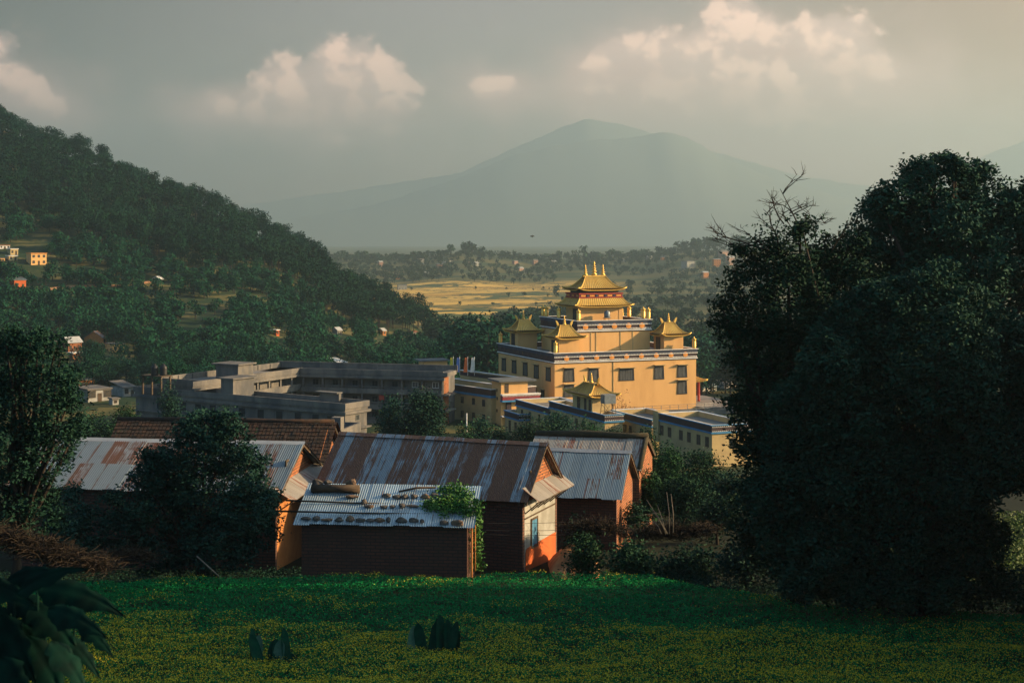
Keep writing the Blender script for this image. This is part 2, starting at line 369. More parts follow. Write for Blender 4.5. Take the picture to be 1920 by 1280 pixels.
# ================================================================== the setting: ground, mountains
def lerp(x, pts):
    xs, ys = zip(*pts); return np.interp(x, xs, ys)
def vnoise(x, y, s, seed=0):
    """smooth value noise, numpy"""
    x = np.asarray(x, float) / s; y = np.asarray(y, float) / s
    xi = np.floor(x).astype(np.int64); yi = np.floor(y).astype(np.int64); fx = x - xi; fy = y - yi
    fx = fx * fx * (3 - 2 * fx); fy = fy * fy * (3 - 2 * fy)
    def h(a, b):
        n = (a * 374761393 + b * 668265263 + seed * 1442695041) & 0x7fffffff
        n = ((n ^ (n >> 13)) * 1274126177) & 0x7fffffff
        return ((n ^ (n >> 16)) & 0xffff) / 65535.0
    return (h(xi, yi) * (1 - fx) + h(xi + 1, yi) * fx) * (1 - fy) + (h(xi, yi + 1) * (1 - fx) + h(xi + 1, yi + 1) * fx) * fy
VAL = [(-400, -1.6), (-3, -1.6), (0, -1.75), (50, -16.4), (53, -16.55), (70.2, -16.6), (71.6, -17.7), (80, -17.9), (100, -19.6), (140, -25), (200, -32.5), (240, -36),
       (262, -37.2), (345, -37.8), (430, -49), (600, -58), (900, -64), (1127, -66), (1900, -66), (2200, -57), (2450, -44), (2700, -43), (3200, -56), (17000, -110)]
RIDGE = [(-600, 60), (-150, 150), (0, 214), (40, 232), (130, 268), (200, 298), (280, 338), (330, 352), (400, 376), (470, 410), (540, 450), (600, 486), (640, 520), (700, 545), (760, 566), (800, 598), (840, 650), (880, 690), (1000, 740)]
YR = [(-600, 1000), (0, 1000), (300, 950), (600, 900), (740, 850), (830, 800), (1000, 780)]
YB = [(-600, 425), (500, 430), (700, 520), (800, 600), (1000, 640)]
def hill_z(X, Y):
    px = 960 + F * X / np.maximum(Y, 50.0)
    yr = lerp(px, RIDGE) + 26; Yr = lerp(px, YR); Yb = lerp(px, YB)
    zr = -(yr - 440) / F * Yr; zb = lerp(Yb, VAL)
    s = (Y - Yb) / (Yr - Yb)
    z = np.where(s < 1, zb + (zr - zb) * np.clip(s, 0, 1) ** 1.75, zr - (Y - Yr) * .22)
    z = z + (vnoise(X, Y, 60, 3) - .5) * 7 * np.clip(s * 3, 0, 1) * np.clip((1.05 - s) * 4, 0, 1)
    return np.where((s > 0) & (px < 960), z, -999), s, px
def gz(X, Y):
    X = np.asarray(X, float); Y = np.asarray(Y, float)
    z = lerp(Y, VAL)
    far = np.clip((Y - 1900) / 400, 0, 1)
    px = 960 + F * X / np.maximum(Y, 50.0)
    z = z + far * lerp(px, [(400, 5), (620, 1), (760, -2), (860, 9), (920, 4), (1000, -3), (1200, 2), (1290, 14), (1400, 20), (1600, 14), (2400, 10)]) * np.clip((3200 - Y) / 500, 0, 1)
    z = z + (vnoise(X, Y, 90, 5) - .5) * 6 * np.clip((Y - 420) / 300, 0, 1) * np.where((Y > 1127) & (Y < 1900), .15, 1)
    z = z + (vnoise(X, Y, 7, 8) - .5) * .35 * np.clip((Y - 72) / 20, 0, 1)
    z = np.where((X > 30) & (Y < 300), z + np.clip((X - 30) / 60, 0, 1) * 5 * np.clip((300 - Y) / 100, 0, 1), z)
    h, s, _ = hill_z(X, Y)
    return np.maximum(z, h)
def gz1(x, y): return float(gz(np.array([x]), np.array([y]))[0])

ys = np.concatenate([np.linspace(-120, 48, 22), np.linspace(50, 74, 40), np.linspace(75, 420, 90), np.geomspace(424, 1100, 130), np.geomspace(1110, 17000, 120)])
us = np.linspace(-1, 1, 321); us = np.sign(us) * np.abs(us) ** 1.5 * 1.0
GX = us[None, :] * (ys[:, None] + 210) * .82; GY = np.repeat(ys[:, None], len(us), 1)
GZ = gz(GX, GY)
nr, nc = GX.shape
idx = np.arange(nr * nc).reshape(nr, nc)
Q = np.stack([idx[:-1, :-1], idx[:-1, 1:], idx[1:, 1:], idx[1:, :-1]], -1).reshape(-1, 4)
m, nt, b = material('valley_ground')
pos = nt.new('ShaderNodeNewGeometry').outputs['Position']; gx, gy, gzz = nt.sep(pos)
n1 = nt.noise(pos, .06, 6, .65); n2 = nt.noise(pos, .9, 5, .65); n3 = nt.noise(pos, .012, 5, .6)
near = nt.mix(n2, (.010, .018, .009), (.022, .022, .012))
slope = nt.mix(nt.ss(n1, .42, .62), (.020, .042, .020), (.065, .070, .030))
step = nt.m('FRACT', nt.m('ADD', nt.m('DIVIDE', gzz, 2.6), nt.m('MULTIPLY', n3, 3.0)))
terr = nt.mix(nt.ss(step, .55, .8), (.12, .105, .038), (.02, .036, .018))
slope = nt.mix(nt.ss(nt.m('ADD', n1, nt.m('MULTIPLY', n3, .35)), .65, .78), slope, terr)
# plots of ripe and green rice on the valley floor
vor = nt.new('ShaderNodeTexVoronoi', voronoi_dimensions='2D', feature='F1')
wob = nt.vm('ADD', nt.vm('MULTIPLY', pos, (1 / 120., 1 / 50., 0)), nt.vm('SCALE', nt.comb(n3, n3, 0), scale=4.0))
nt.put(vor.inputs['Vector'], wob); vor.inputs['Scale'].default_value = 1.0
cellr = nt.sep(vor.outputs['Color'])[0]
plots = nt.ramp(nt.m('ADD', nt.m('MULTIPLY', cellr, .72), nt.m('MULTIPLY', n1, .3)), [(.0, (.04, .07, .035)), (.34, (.09, .11, .04)), (.42, (.42, .25, .06)), (.75, (.62, .40, .10)), (1., (.42, .30, .10))], 'LINEAR')
vd = nt.new('ShaderNodeTexVoronoi', voronoi_dimensions='2D', feature='DISTANCE_TO_EDGE'); nt.put(vd.inputs['Vector'], wob); vd.inputs['Scale'].default_value = 1.0
plots = nt.mix(nt.ss(vd.outputs['Distance'], .02, .10), (.03, .055, .028), plots)
farslope = nt.mix(nt.ss(nt.noise(nt.vm('MULTIPLY', pos, (.3, 1, 1)), .012, 6, .65), .42, .60), (.035, .060, .028), (.12, .11, .045))
c = nt.mix(nt.ss(gy, 105, 190), near, slope)
goldx = nt.m('DIVIDE', gx, gy)                                   # the golden plots lie left of the temple, greener ground to the right
gm = nt.m('MULTIPLY', nt.ss(nt.m('ADD', goldx, nt.m('MULTIPLY', n3, .10)), .145, .085), nt.ss(gy, 1080, 1160))
gm = nt.m('MULTIPLY', gm, nt.ss(gy, 2050, 1900))
c = nt.mix(nt.ss(gy, 1000, 1150), c, farslope)
c = nt.mix(gm, c, plots)
nt.put(b.inputs['Base Color'], c); b.inputs['Roughness'].default_value = .95; b.inputs['Specular IOR Level'].default_value = .1
ground = link(bpy.data.objects.new('ground', mesh_np('ground', np.stack([GX, GY, GZ], -1).reshape(-1, 3), Q, [m], smooth=True)))
tag(ground, kind='structure')

def mountain(name, Y0, line, depth, seed):
    """a range with its crest along the given columns and heights, at its own distance"""
    pxs = np.linspace(-500, 2500, 300); crest = lerp(pxs, line)
    ts = np.linspace(-1, 1, 61)
    V = []
    for t in ts:
        Y = Y0 + t * depth
        X = (pxs - 960) / F * Y0
        zc = -(crest - 440) / F * Y0
        rough = (vnoise(pxs * 4 + seed, np.full_like(pxs, t * 500), 160, seed) - .5) * 6 + (vnoise(pxs * 4, np.full_like(pxs, t * 500), 50, seed + 2) - .5) * 3
        k = 1 - abs(t) ** 1.1
        z = -115 + (zc + 115) * k + rough * min(1, abs(t) * 2.4) * k
        z = z + (vnoise(pxs, np.full_like(pxs, t * 30), 9, seed + 4) - .5) * 16 * k
        V.append(np.stack([X, np.full_like(X, Y), z], -1))
    V = np.array(V); nr, nc = V.shape[:2]; idx = np.arange(nr * nc).reshape(nr, nc)
    Q = np.stack([idx[:-1, :-1], idx[:-1, 1:], idx[1:, 1:], idx[1:, :-1]], -1).reshape(-1, 4)
    return tag(link(bpy.data.objects.new(name, mesh_np(name, V.reshape(-1, 3), Q, [M_mount], smooth=True))), kind='structure')
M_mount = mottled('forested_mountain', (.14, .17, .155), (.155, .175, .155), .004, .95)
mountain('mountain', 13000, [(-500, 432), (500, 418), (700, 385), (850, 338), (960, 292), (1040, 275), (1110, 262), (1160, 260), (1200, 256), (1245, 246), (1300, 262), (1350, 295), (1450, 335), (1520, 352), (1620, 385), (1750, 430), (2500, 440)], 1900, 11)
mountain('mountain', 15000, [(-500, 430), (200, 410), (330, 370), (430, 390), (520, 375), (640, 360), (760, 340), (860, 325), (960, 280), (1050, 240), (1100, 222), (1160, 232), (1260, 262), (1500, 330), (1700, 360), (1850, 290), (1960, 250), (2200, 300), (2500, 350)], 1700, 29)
# ------------------------------------------------------------------ haze: one closed box of even air round the place
m = bpy.data.materials.new('haze_air'); m.use_nodes = True; nt = NT(m.node_tree); nt.n.clear()
o_ = nt.new('ShaderNodeOutputMaterial'); pvn = nt.new('ShaderNodeVolumePrincipled'); nt.l.new(pvn.outputs[0], o_.inputs['Volume'])
HAZE = 1.6e-4
pvn.inputs['Density'].default_value = HAZE; pvn.inputs['Color'].default_value = (.42, .568, .645, 1); pvn.inputs['Anisotropy'].default_value = .5
hz = MB().box(-20000, 20000, -900, 18000, -190, 1260).build('haze', m)
tag(hz, kind='stuff')
# ================================================================== building pieces shared by several things
def local(root, wloc, wrz):
    """place and turn in ROOT's frame of something given in the world"""
    r = root.rotation_euler.z; dx, dy = wloc[0] - root.location.x, wloc[1] - root.location.y
    return (dx * math.cos(r) + dy * math.sin(r), -dx * math.sin(r) + dy * math.cos(r), wloc[2] - root.location.z), wrz - r
_win = {}
def window(parent, x, y, z, w, h, face=0.0, style='plain', frame='black_frame', pane='glass', cornice=0.0, bars=1):
    """a window whose foot is at (x, y, z) of the parent's frame; face 0 looks along -y. window > pane, cornice"""
    key = (style, round(w, 2), round(h, 2), frame, pane, cornice, bars)
    if key not in _win:
        f = MB(); e = .16 if style != 'plain' else .09
        if style == 'flared':
            o = .14
            f.prism([(-w / 2 - o, 0), (-w / 2 + e, 0), (-w / 2 + e, h), (-w / 2, h)], -.10, .02, 'y')
            f.prism([(w / 2 - e, 0), (w / 2 + o, 0), (w / 2, h), (w / 2 - e, h)], -.10, .02, 'y')
            f.box(-w / 2 + e, w / 2 - e, -.10, .02, 0, e); f.box(-w / 2 + e, w / 2 - e, -.10, .02, h - e * 1.6, h)
        else:
            f.box(-w / 2, -w / 2 + e, -.06, .02, 0, h); f.box(w / 2 - e, w / 2, -.06, .02, 0, h)
            f.box(-w / 2 + e, w / 2 - e, -.06, .02, 0, e); f.box(-w / 2 + e, w / 2 - e, -.06, .02, h - e, h)
        for i in range(1, bars + 1):
            xx = -w / 2 + e + (w - 2 * e) * i / (bars + 1); f.box(xx - .03, xx + .03, -.045, .01, e, h - e * 1.6)
        p = MB().box(-w / 2 + e * .6, w / 2 - e * .6, -.03, .015, e * .6, h - e * .8)
        c = None
        if cornice:
            c = MB(); c.box(-w / 2 - .22, w / 2 + .22, -cornice, .02, h + .16, h + .27); c.box(-w / 2 - .08, w / 2 + .08, -cornice * .6, .02, h + .02, h + .158, 1)
            c = c.mesh('cornice', [M['white' if style == 'plain' else 'yellow_pale'], M['frieze']])
        _win[key] = (f.mesh('window', M[frame]), p.mesh('pane', M[pane]), c)
    fm, pm, cm = _win[key]
    o = place(fm, 'window', parent, (x, y, z), face); place(pm, 'pane', o)
    if cm: place(cm, 'cornice', o)
    return o
def hip_roof(name, parent, mats, ex0, ex1, ey0, ey1, tx0, tx1, ty0, ty1, ze, zt, up=.5, curve=1.8, ribs=12, ribr=.05, loc=(0, 0, 0), rz=0, thick=.18):
    """a swept hip roof with upturned corners and standing seams, as one mesh"""
    b = MB(); NS, NTT = 16, 9
    ec = [(ex0, ey0), (ex1, ey0), (ex1, ey1), (ex0, ey1)]; tc = [(tx0, ty0), (tx1, ty0), (tx1, ty1), (tx0, ty1)]
    def pt(side, s, t, lift=0.0):
        a, c = ec[side], ec[(side + 1) % 4]; p, q = tc[side], tc[(side + 1) % 4]
        e = (a[0] + (c[0] - a[0]) * s, a[1] + (c[1] - a[1]) * s); tt = (p[0] + (q[0] - p[0]) * s, p[1] + (q[1] - p[1]) * s)
        k = t; zz = ze + (zt - ze) * t ** curve
        corner = abs(2 * s - 1) ** 5; zz += up * corner * (1 - t) ** 3 + lift
        ex = 1 + .05 * corner * (1 - t) ** 3
        cx, cy = (ex0 + ex1) / 2, (ey0 + ey1) / 2
        X = e[0] + (tt[0] - e[0]) * k; Y = e[1] + (tt[1] - e[1]) * k
        return (cx + (X - cx) * ex, cy + (Y - cy) * ex, zz)
    for sd in range(4):
        vs = [pt(sd, i / NS, j / NTT) for j in range(NTT + 1) for i in range(NS + 1)]
        vs += [pt(sd, i / NS, 0, -thick) for i in range(NS + 1)]
        n = NS + 1
        fs = [(j * n + i, j * n + i + 1, (j + 1) * n + i + 1, (j + 1) * n + i) for j in range(NTT) for i in range(NS)]
        o = (NTT + 1) * n; fs += [(o + i, o + i + 1, i + 1, i) for i in range(NS)]
        b.add(vs, fs, 0, True)
        L = math.dist(ec[sd], ec[(sd + 1) % 4]); k = max(3, int(ribs * L / max(ex1 - ex0, ey1 - ey0)))
        for i in range(1, k):
            b.tube([pt(sd, i / k, j / 6, .0) for j in range(7)], ribr, 4, 1)
        b.tube([pt(sd, 0, j / 6, .03) for j in range(7)], ribr * 2.0, 5, 0)
        b.tube([pt(sd, i / 12, 0, -thick * .4) for i in range(13)], ribr * 1.5, 4, 0)
    b.add([pt(s, 0, 1) for s in range(4)], [(0, 1, 2, 3)], 0)
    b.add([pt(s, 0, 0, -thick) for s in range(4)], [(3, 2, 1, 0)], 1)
    return b.build(name, [M[k] for k in mats], parent, loc, rz)
SPIRE = [(.10, 0), (.34, .10), (.36, .22), (.20, .34), (.14, .46), (.30, .52), (.30, .58), (.15, .66), (.13, .80), (.25, .84), (.25, .90), (.12, .96), (.10, 1.08), (.19, 1.12), (.19, 1.18), (.09, 1.24), (.07, 1.36), (.13, 1.42), (.11, 1.52), (.02, 1.80)]
def spire(parent, x, y, z, s): return MB().lathe([(r * s, zz * s) for r, zz in SPIRE], 0, 0, 12).build('finial', M['gold'], parent, (x, y, z))
def horn(parent, x, y, z, s, flip):
    pts = [(0, 0), (.28, .02), (.45, .35), (.62, .95), (.36, .80), (.14, .50)]
    return MB().prism([(p[0] * s * flip, p[1] * s) for p in pts], -.12 * s, .12 * s, 'y').build('roof_horn', M['gold'], parent, (x, y, z))
def banner(parent, x, y, z, h=2.4, r=.42):
    p = [(r * .7, 0), (r, .06 * h), (r * .93, .12 * h), (r, .30 * h), (r * .9, .33 * h), (r, .52 * h), (r * .9, .55 * h), (r, .74 * h), (r * 1.12, .78 * h), (r * .75, .84 * h), (r * .25, .88 * h), (r * .32, .93 * h), (r * .05, h)]
    return MB().lathe(p, 0, 0, 10).build('victory_banner', M['gold'], parent, (x, y, z))
def dentils(b, x0, x1, y0, y1, z, s=.16, gap=.42, out=.05, mi=0, sides='flr'):
    """white toothed strips along the chosen sides, each one comb shaped piece"""
    def comb(a0, a1):
        n = max(2, int((a1 - a0) / gap)); st = (a1 - a0) / n; top = []
        for i in range(n):
            c = a0 + (i + .5) * st; top += [(c - s * .55, z + s * .22), (c - s * .55, z + s), (c + s * .55, z + s), (c + s * .55, z + s * .22)]
        return [(a1, z + s * .22), (a1, z), (a0, z), (a0, z + s * .22)] + top
    if 'f' in sides: b.prism(comb(x0, x1), y0 - out, y0, 'y', mi)
    if 'l' in sides: b.prism(comb(y0, y1), x0 - out, x0, 'x', mi)
    if 'r' in sides: b.prism(comb(y0, y1), x1, x1 + out, 'x', mi)

# ================================================================== the temple
TR = R(22.4); TP = (8.65, 300.0); TZ = -36.3; TW, TD = 32.7, 30.5
temple = thing('temple', 'large ochre Buddhist temple with tiered gilded pagoda roofs and dark painted friezes', 'temple', (TP[0], TP[1], TZ), TR)
def tlx(px, x0, y0):            # local x on the plane y0 seen at column px
    c, s = math.cos(TR), math.sin(TR); W0 = (TP[0] - s * y0, TP[1] + c * y0); return along(W0, TR, px, 'x')
def tly(px, x0):
    c, s = math.cos(TR), math.sin(TR); W0 = (TP[0] + c * x0, TP[1] + s * x0); return along(W0, TR, px, 'y')
w = MB(); w.box(0, TW, 0, TD, -2, 11.15); w.box(7.85, 24.75, 5.75, 24.65, 11.15, 17.35)
for px in (840, 0):
    pass
w.build('wall', M['yellow_plaster'], temple)
for zx in (712, 742, 885, 957):
    px = 880 + zx * .3204; xx = tlx(px, 0, 5.7); MB().box(xx - .09, xx + .09, 5.66, 5.75, 11.2, 15.9).build('pilaster', M['yellow_pale'], temple)
for zx in (842,):
    px = 880 + zx * .3204; xx = tlx(px, 0, 0); MB().tube([(xx, -.07, 0), (xx, -.07, 10.0)], .06, 6).build('drainpipe', M['yellow_pale'], temple)
def frieze(root, x0, x1, y0, y1, zb, zt, medals=(), posts=0, dent=.36, floor=True):
    h = zt - zb
    b = MB(); b.ring(x0 - .10, x1 + .10, y0 - .10, y1 + .10, .40, zb + .16 * h, zt - .10, 0)
    if posts:
        for i in range(posts):
            c = y0 + (i + .5) * (y1 - y0) / posts; b.box(x0 - .16, x0 - .10, c - .12, c + .12, zb + .34 * h, zb + .70 * h, 2)
    b.ring(x0 - .22, x1 + .22, y0 - .22, y1 + .22, .15, zt - .34 * h, zt - .12, 1)
    b.build('frieze', [M['frieze'], M['navy'], M['wood']], root)
    MB().ring(x0 - .42, x1 + .42, y0 - .42, y1 + .42, .74, zt - .10, zt).build('coping', M['white'], root)
    d = MB(); dentils(d, x0 - .22, x1 + .22, y0 - .22, y1 + .22, zt - .34 * h - .22, .21, dent, .06, 0, 'fr'); dentils(d, x0 - .10, x1 + .10, y0 - .10, y1 + .10, zb + .20 * h, .22, dent, .10, 0, 'fr')
    d.build('dentil_trim', M['white'], root)
    b = MB(); b.ring(x0 - .26, x1 + .26, y0 - .26, y1 + .26, .30, zb + .06 * h, zb + .15 * h, 0)
    b.ring(x0 - .16, x1 + .16, y0 - .16, y1 + .16, .22, zb - .02, zb + .06 * h - .003, 1); b.build('moulding', [M['white'], M['frieze']], root)
    for xx in medals:
        r = .25 * h; p = []
        k = MB()
        for ring_, (ra, ya) in enumerate(((r, -.10), (r, -.225), (r * .62, -.225), (r * .62, -.25), (r * .2, -.26))): p.append((ra, ya))
        vs = []; fs = []; n = 14
        for ra, ya in p: vs += [(ra * math.cos(2 * math.pi * i / n), ya, ra * math.sin(2 * math.pi * i / n)) for i in range(n)]
        for kk in range(len(p) - 1): fs += [(kk * n + i, kk * n + (i + 1) % n, (kk + 1) * n + (i + 1) % n, (kk + 1) * n + i) for i in range(n)]
        fs.append(tuple(range((len(p) - 1) * n, len(p) * n)))
        k.add(vs, fs); k.build('medallion', M['medallion'], root, (xx, y0, zb + .47 * h))
frieze(temple, 0, TW, 0, TD, 10.1, 12.3, [tlx(880 + z * .3204, 0, 0) for z in (567, 655, 743, 832, 918, 1005, 1092, 1178, 1262)], 12)
frieze(temple, 7.8, 24.8, 5.7, 24.7, 15.95, 18.36, [tlx(880 + z * .3204, 0, 5.7) for z in (678, 762, 847, 930, 1008)], 8)
MB().box(.3, TW - .3, .3, TD - .3, 11.152, 11.2).box(8.1, 24.5, 6.0, 24.4, 17.352, 17.4).build('terrace_floor', M['roof_floor'], temple)
def yz(zy, Y): return -(470 + zy * .3204 - 440) * Y / F - TZ       # height over the temple's foot at a row of the close-up
for zx, wd, z0, z1 in ((583, 2.2, 689, 716), (727, 2.2, 689, 716), (920, 3.3, 689, 713.5), (1110, 2.15, 684, 711), (1245, 2.15, 683, 707.5), (583, 2.2, 719.5, 744), (1245, 2.15, 711.5, 738.5)):
    xx = tlx(880 + zx * .3204, 0, 0); Yd = TP[1] + math.sin(TR) * xx
    zt = -(z0 - 440) * Yd / F - TZ - .2; zb = -(z1 - 440) * Yd / F - TZ
    window(temple, xx, -.003, zb, wd, zt - zb, 0, 'flared', cornice=.75, bars=1 if wd < 3 else 4, pane='curtain')
for zx in (203, 263, 328, 393, 463):
    yy = tly(880 + zx * .3204, 0); window(temple, -.003, yy, 6.35, 2.3, 2.75, R(-90), 'flared', cornice=.5, bars=1, pane='curtain')
for yy in (20, 24, 28):
    window(temple, -.003, yy - 14, 2.2, 1.6, 2.0, R(-90), 'flared', cornice=.4)
# lantern with two roofs
w = MB(); w.box(11.3, 21.5, 12.3, 19.2, 17.4, 21.2); w.box(20.6, 21.56, 12.24, 12.6, 17.4, 21.15); w.build('lantern_wall', M['yellow_plaster'], temple)
MB().box(11.24, 11.298, 12.9, 15.6, 17.4, 20.4).build('lantern_door', M['black_frame'], temple)
hip_roof('lantern_roof', temple, ('gold', 'gold_line'), 9.7, 23.1, 10.7, 20.8, 11.3, 21.5, 12.3, 19.2, 20.95, 22.75, .45, 1.5, 24, .055)
b = MB(); b.box(11.3, 21.5, 12.35, 19.15, 22.7, 23.75, 0); b.ring(11.14, 21.66, 12.19, 19.31, .14, 23.55, 23.8, 1); b.ring(11.14, 21.66, 12.19, 19.31, .14, 22.72, 22.92, 1)
for i in range(5):
    c = 12.2 + i * 2.1; b.box(c - .55, c + .55, 12.27, 12.348, 23.05, 23.4, 2); b.box(c + .85, c + 1.25, 12.22, 12.348, 22.95, 23.52, 3) if i < 4 else None
for i in range(3):
    c = 13.3 + i * 2.3; b.box(11.22, 11.298, c - .5, c + .5, 23.05, 23.4, 2)
b.build('painted_band', [M['maroon'], M['red'], M['medallion'], M['navy']], temple)
MB().box(12.0, 20.8, 13.0, 18.5, 23.752, 24.45).build('eave_block', M['black_frame'], temple)
hip_roof('crown_roof', temple, ('gold', 'gold_line'), 10.9, 21.9, 11.7, 19.8, 14.0, 18.8, 15.1, 16.4, 24.45, 27.3, .55, 1.75, 18, .055)
b = MB(); b.box(13.7, 19.1, 15.4, 16.1, 27.2, 27.5); b.build('roof_ridge', M['gold'], temple)
for xx, s in ((14.3, 1.42), (16.4, 1.80), (18.5, 1.42)): spire(temple, xx, 15.75, 27.4, s)
# four corner pavilions
for (a, c, nm) in ((1.9, 2.2, 0), (26.3, 2.3, 1), (1.9, 24.0, 2), (26.3, 24.0, 3)):
    w = MB(); w.box(a, a + 4.6, c, c + 4.6, 11.2, 15.2); w.build('pavilion_wall', M['yellow_plaster'], temple)
    MB().box(a - .06, a - .002, c + 1.6, c + 3.6, 11.2, 14.6).build('pavilion_door', M['black_frame'], temple)
    hip_roof('pavilion_roof', temple, ('gold', 'gold_line'), a - 1.1, a + 5.7, c - 1.1, c + 5.7, a + 1.2, a + 3.4, c + 1.9, c + 2.7, 15.05, 17.7, .55, 1.9, 12, .05)
    spire(temple, a + 2.3, c + 2.3, 17.65, 1.12); horn(temple, a + 1.1, c + 2.3, 17.45, 1.3, -1); horn(temple, a + 3.5, c + 2.3, 17.45, 1.3, 1)
for (xx, yy) in ((.3, .3), (TW - .3, .3), (.3, TD - .3)): banner(temple, xx, yy, 12.3, 2.5, .42)
for (xx, yy) in ((8.1, 6.0), (24.5, 6.0), (24.5, 8.3), (8.1, 24.4), (8.1, 22.6), (8.1, 16.0), (24.5, 15.0)): banner(temple, xx, yy, 18.36, 2.55, .44)
# porch on the right flank
hip_roof('porch_roof', temple, ('gold', 'gold_line'), TW + .3, TW + 6.6, 7.0, 15.0, TW + .4, TW + 3.0, 9.5, 12.5, 4.6, 6.6, .3, 1.5, 12, .05)
MB().box(TW + .02, TW + 2.6, 9.8, 12.2, 6.55, 7.3).build('porch_band', M['maroon'], temple)
hip_roof('porch_crown', temple, ('gold', 'gold_line'), TW + .1, TW + 3.0, 9.5, 12.5, TW + .3, TW + 1.4, 10.6, 11.4, 7.3, 9.4, .2, 1.6, 8, .05)
for (xx, yy) in ((TW + 5.2, 8.0), (TW + 5.2, 14.0), (TW + 2.4, 8.0)): MB().lathe([(.32, 0), (.28, .3), (.24, 4.3), (.36, 4.55)], 0, 0, 10).build('porch_pillar', M['red'], temple, (xx, yy, .1))
MB().box(TW + .02, TW + 4.4, 9.0, 13.0, .1, 4.6).build('porch_wall', M['maroon'], temple)
b = MB(); b.box(-1, TW + 12, -4.2, TD, -3.0, -.35, 0); b.box(TW + .01, TW + 12, -3.8, 18, -.348, .1, 1); b.build('forecourt', [M['concrete_dark'], M['roof_floor']], temple)
rl = thing('railing', 'thin steel railing along the edge of the temple forecourt', 'railing', (TP[0] + math.cos(TR) * 12 + math.sin(TR) * 4, TP[1] + math.sin(TR) * 12 - math.cos(TR) * 4, TZ - .35), TR)
for i in range(16): MB().box(-.04, .04, -.04, .04, 0, 1.5).build('post', M['steel'], rl, (i * 2.05, 0, 0))
b = MB()
for zz in (.5, 1.0, 1.46): b.tube([(0, 0, zz), (30.75, 0, zz)], .035, 5)
b.build('rail', M['steel'], rl)
def tworld(x, y, z): return (TP[0] + math.cos(TR) * x - math.sin(TR) * y, TP[1] + math.sin(TR) * x + math.cos(TR) * y, TZ + z)
# tank on the upper terrace
tk = thing('water_tank', 'grey round water tank on orange legs in front of the temple lantern wall', 'water tank', tworld(17.0, 10.6, 17.4), TR)
MB().lathe([(.62, 1.2), (.66, 1.3), (.66, 2.3), (.55, 2.55), (.2, 2.65), (.2, 2.75), (.02, 2.78)], 0, 0, 14).build('tank', M['steel'], tk)
for sx in (-.5, .5):
    for sy in (-.4, .4): MB().box(-.06, .06, -.06, .06, 0, 1.2).build('leg', M['medallion'], tk, (sx, sy, 0))
MB().box(-.75, .75, -.6, .6, 1.1, 1.198).build('platform', M['steel'], tk)

# ================================================================== low monastery wings in front of the temple (same axes)
def wing(name, label, px, rim_y, Y, left_px, width, hgt, win_px=(), win_rows=(2.0,), wsize=(1.0, 1.7), par=.9, frz=1.15, door=None, blue=True, rw=()):
    """a long low block: its near right corner at column px, rim seen at row rim_y at depth Y, running back to column left_px"""
    P0 = P(px, rim_y, Y); L = along(P0, TR, left_px, 'y')
    zt = P0[2]; zb = min(gz1(P0[0], Y), zt - hgt) - .3
    o = thing(name, label, 'building', (P0[0], P0[1], zb), TR); h = zt - zb
    MB().box(0, width, 0, L, 0, h - par).build('wall', M['yellow_pale'], o)
    b = MB(); b.ring(0, width, 0, L, .22, h - par + .002, h - .10, 0); b.build('parapet', M['yellow_pale'], o)
    MB().box(.22, width - .22, .22, L - .22, h - par + .002, h - par + .04).build('roof', M['roof_floor'], o)
    b = MB(); b.ring(-.10, width + .10, -.10, L + .10, .098, h - frz + .12, h - .13, 0); b.build('frieze', M['frieze'], o)
    b = MB(); b.ring(-.2, width + .2, -.2, L + .2, .46, h - .10, h, 0); b.ring(-.24, width + .24, -.24, L + .24, .14, h - .12, h + .02, 1); b.build('coping', [M['white'], M['blue']], o)
    b = MB(); b.ring(-.22, width + .22, -.22, L + .22, .215, h - frz - .12, h - frz + .10, 0); b.build('moulding', M['blue'], o)
    d = MB(); dentils(d, -.10, width + .10, -.10, L + .1, h - frz + .16, .12, .32, .08, 0, 'f'); dentils(d, -.10, width + .10, -.10, L + .1, h - .34, .12, .32, .08, 0, 'f'); d.build('dentil_trim', M['white'], o)
    for wp in win_px:
        t = along(P0, TR, wp, 'y')
        if .5 < t < L - .5:
            for r in win_rows: window(o, -.003, t, h - frz - r - wsize[1] + 1.0, wsize[0], wsize[1], R(-90), pane='glass', frame='wood')
    for t in rw: window(o, t, -.003, h - frz - 2.4, 1.0, 1.5, 0, frame='wood')
    return o, P0, L, h
A, PA, LA, HA = wing('monastery_wing', 'pale yellow low wing with blue rim and open roof nearest the big dark tree', 1335, 796.7, 215, 1236, 7.0, 7.5, [1241, 1255.5, 1277, 1292, 1310, 1326], (1.7,), (1.05, 1.5), rw=(3.5,))
MB().box(-.3, 1.6, LA - .2, LA + 1.5, HA - 4.5, HA + .2).build('chimney_block', M['yellow_pale'], A)
B, PB, LB, HB = wing('monastery_wing', 'low yellow wing with orange lit back parapet beside the roof pavilion', 1222, 786, 234, 1147.5, 6.5, 7.5, [1157, 1172, 1182, 1203, 1216], (1.7,), (.95, 1.7))
C_, PC, LC, HC = wing('monastery_wing', 'shaded yellow wing carrying the small golden roof pavilion and steel water tank', 1134, 777.5, 236, 1031, 3.2, 8.0, [1040, 1046, 1062, 1081, 1094, 1113], (1.6,), (.95, 1.9))
D_, PD, LD, HD = wing('monastery_wing', 'shaded yellow wing with dark frieze at the left end of the front row', 1043, 768, 258, 968, 9.0, 8.0, [979, 994, 1011, 1024], (1.5,), (.9, 1.6))
E_, PE, LE, HE = wing('monastery_wing', 'small low yellow annex tucked below the yellow stair tower', 973, 776, 268, 947, 5.0, 8.5, [956, 967], (1.5,), (1.0, 2.2))
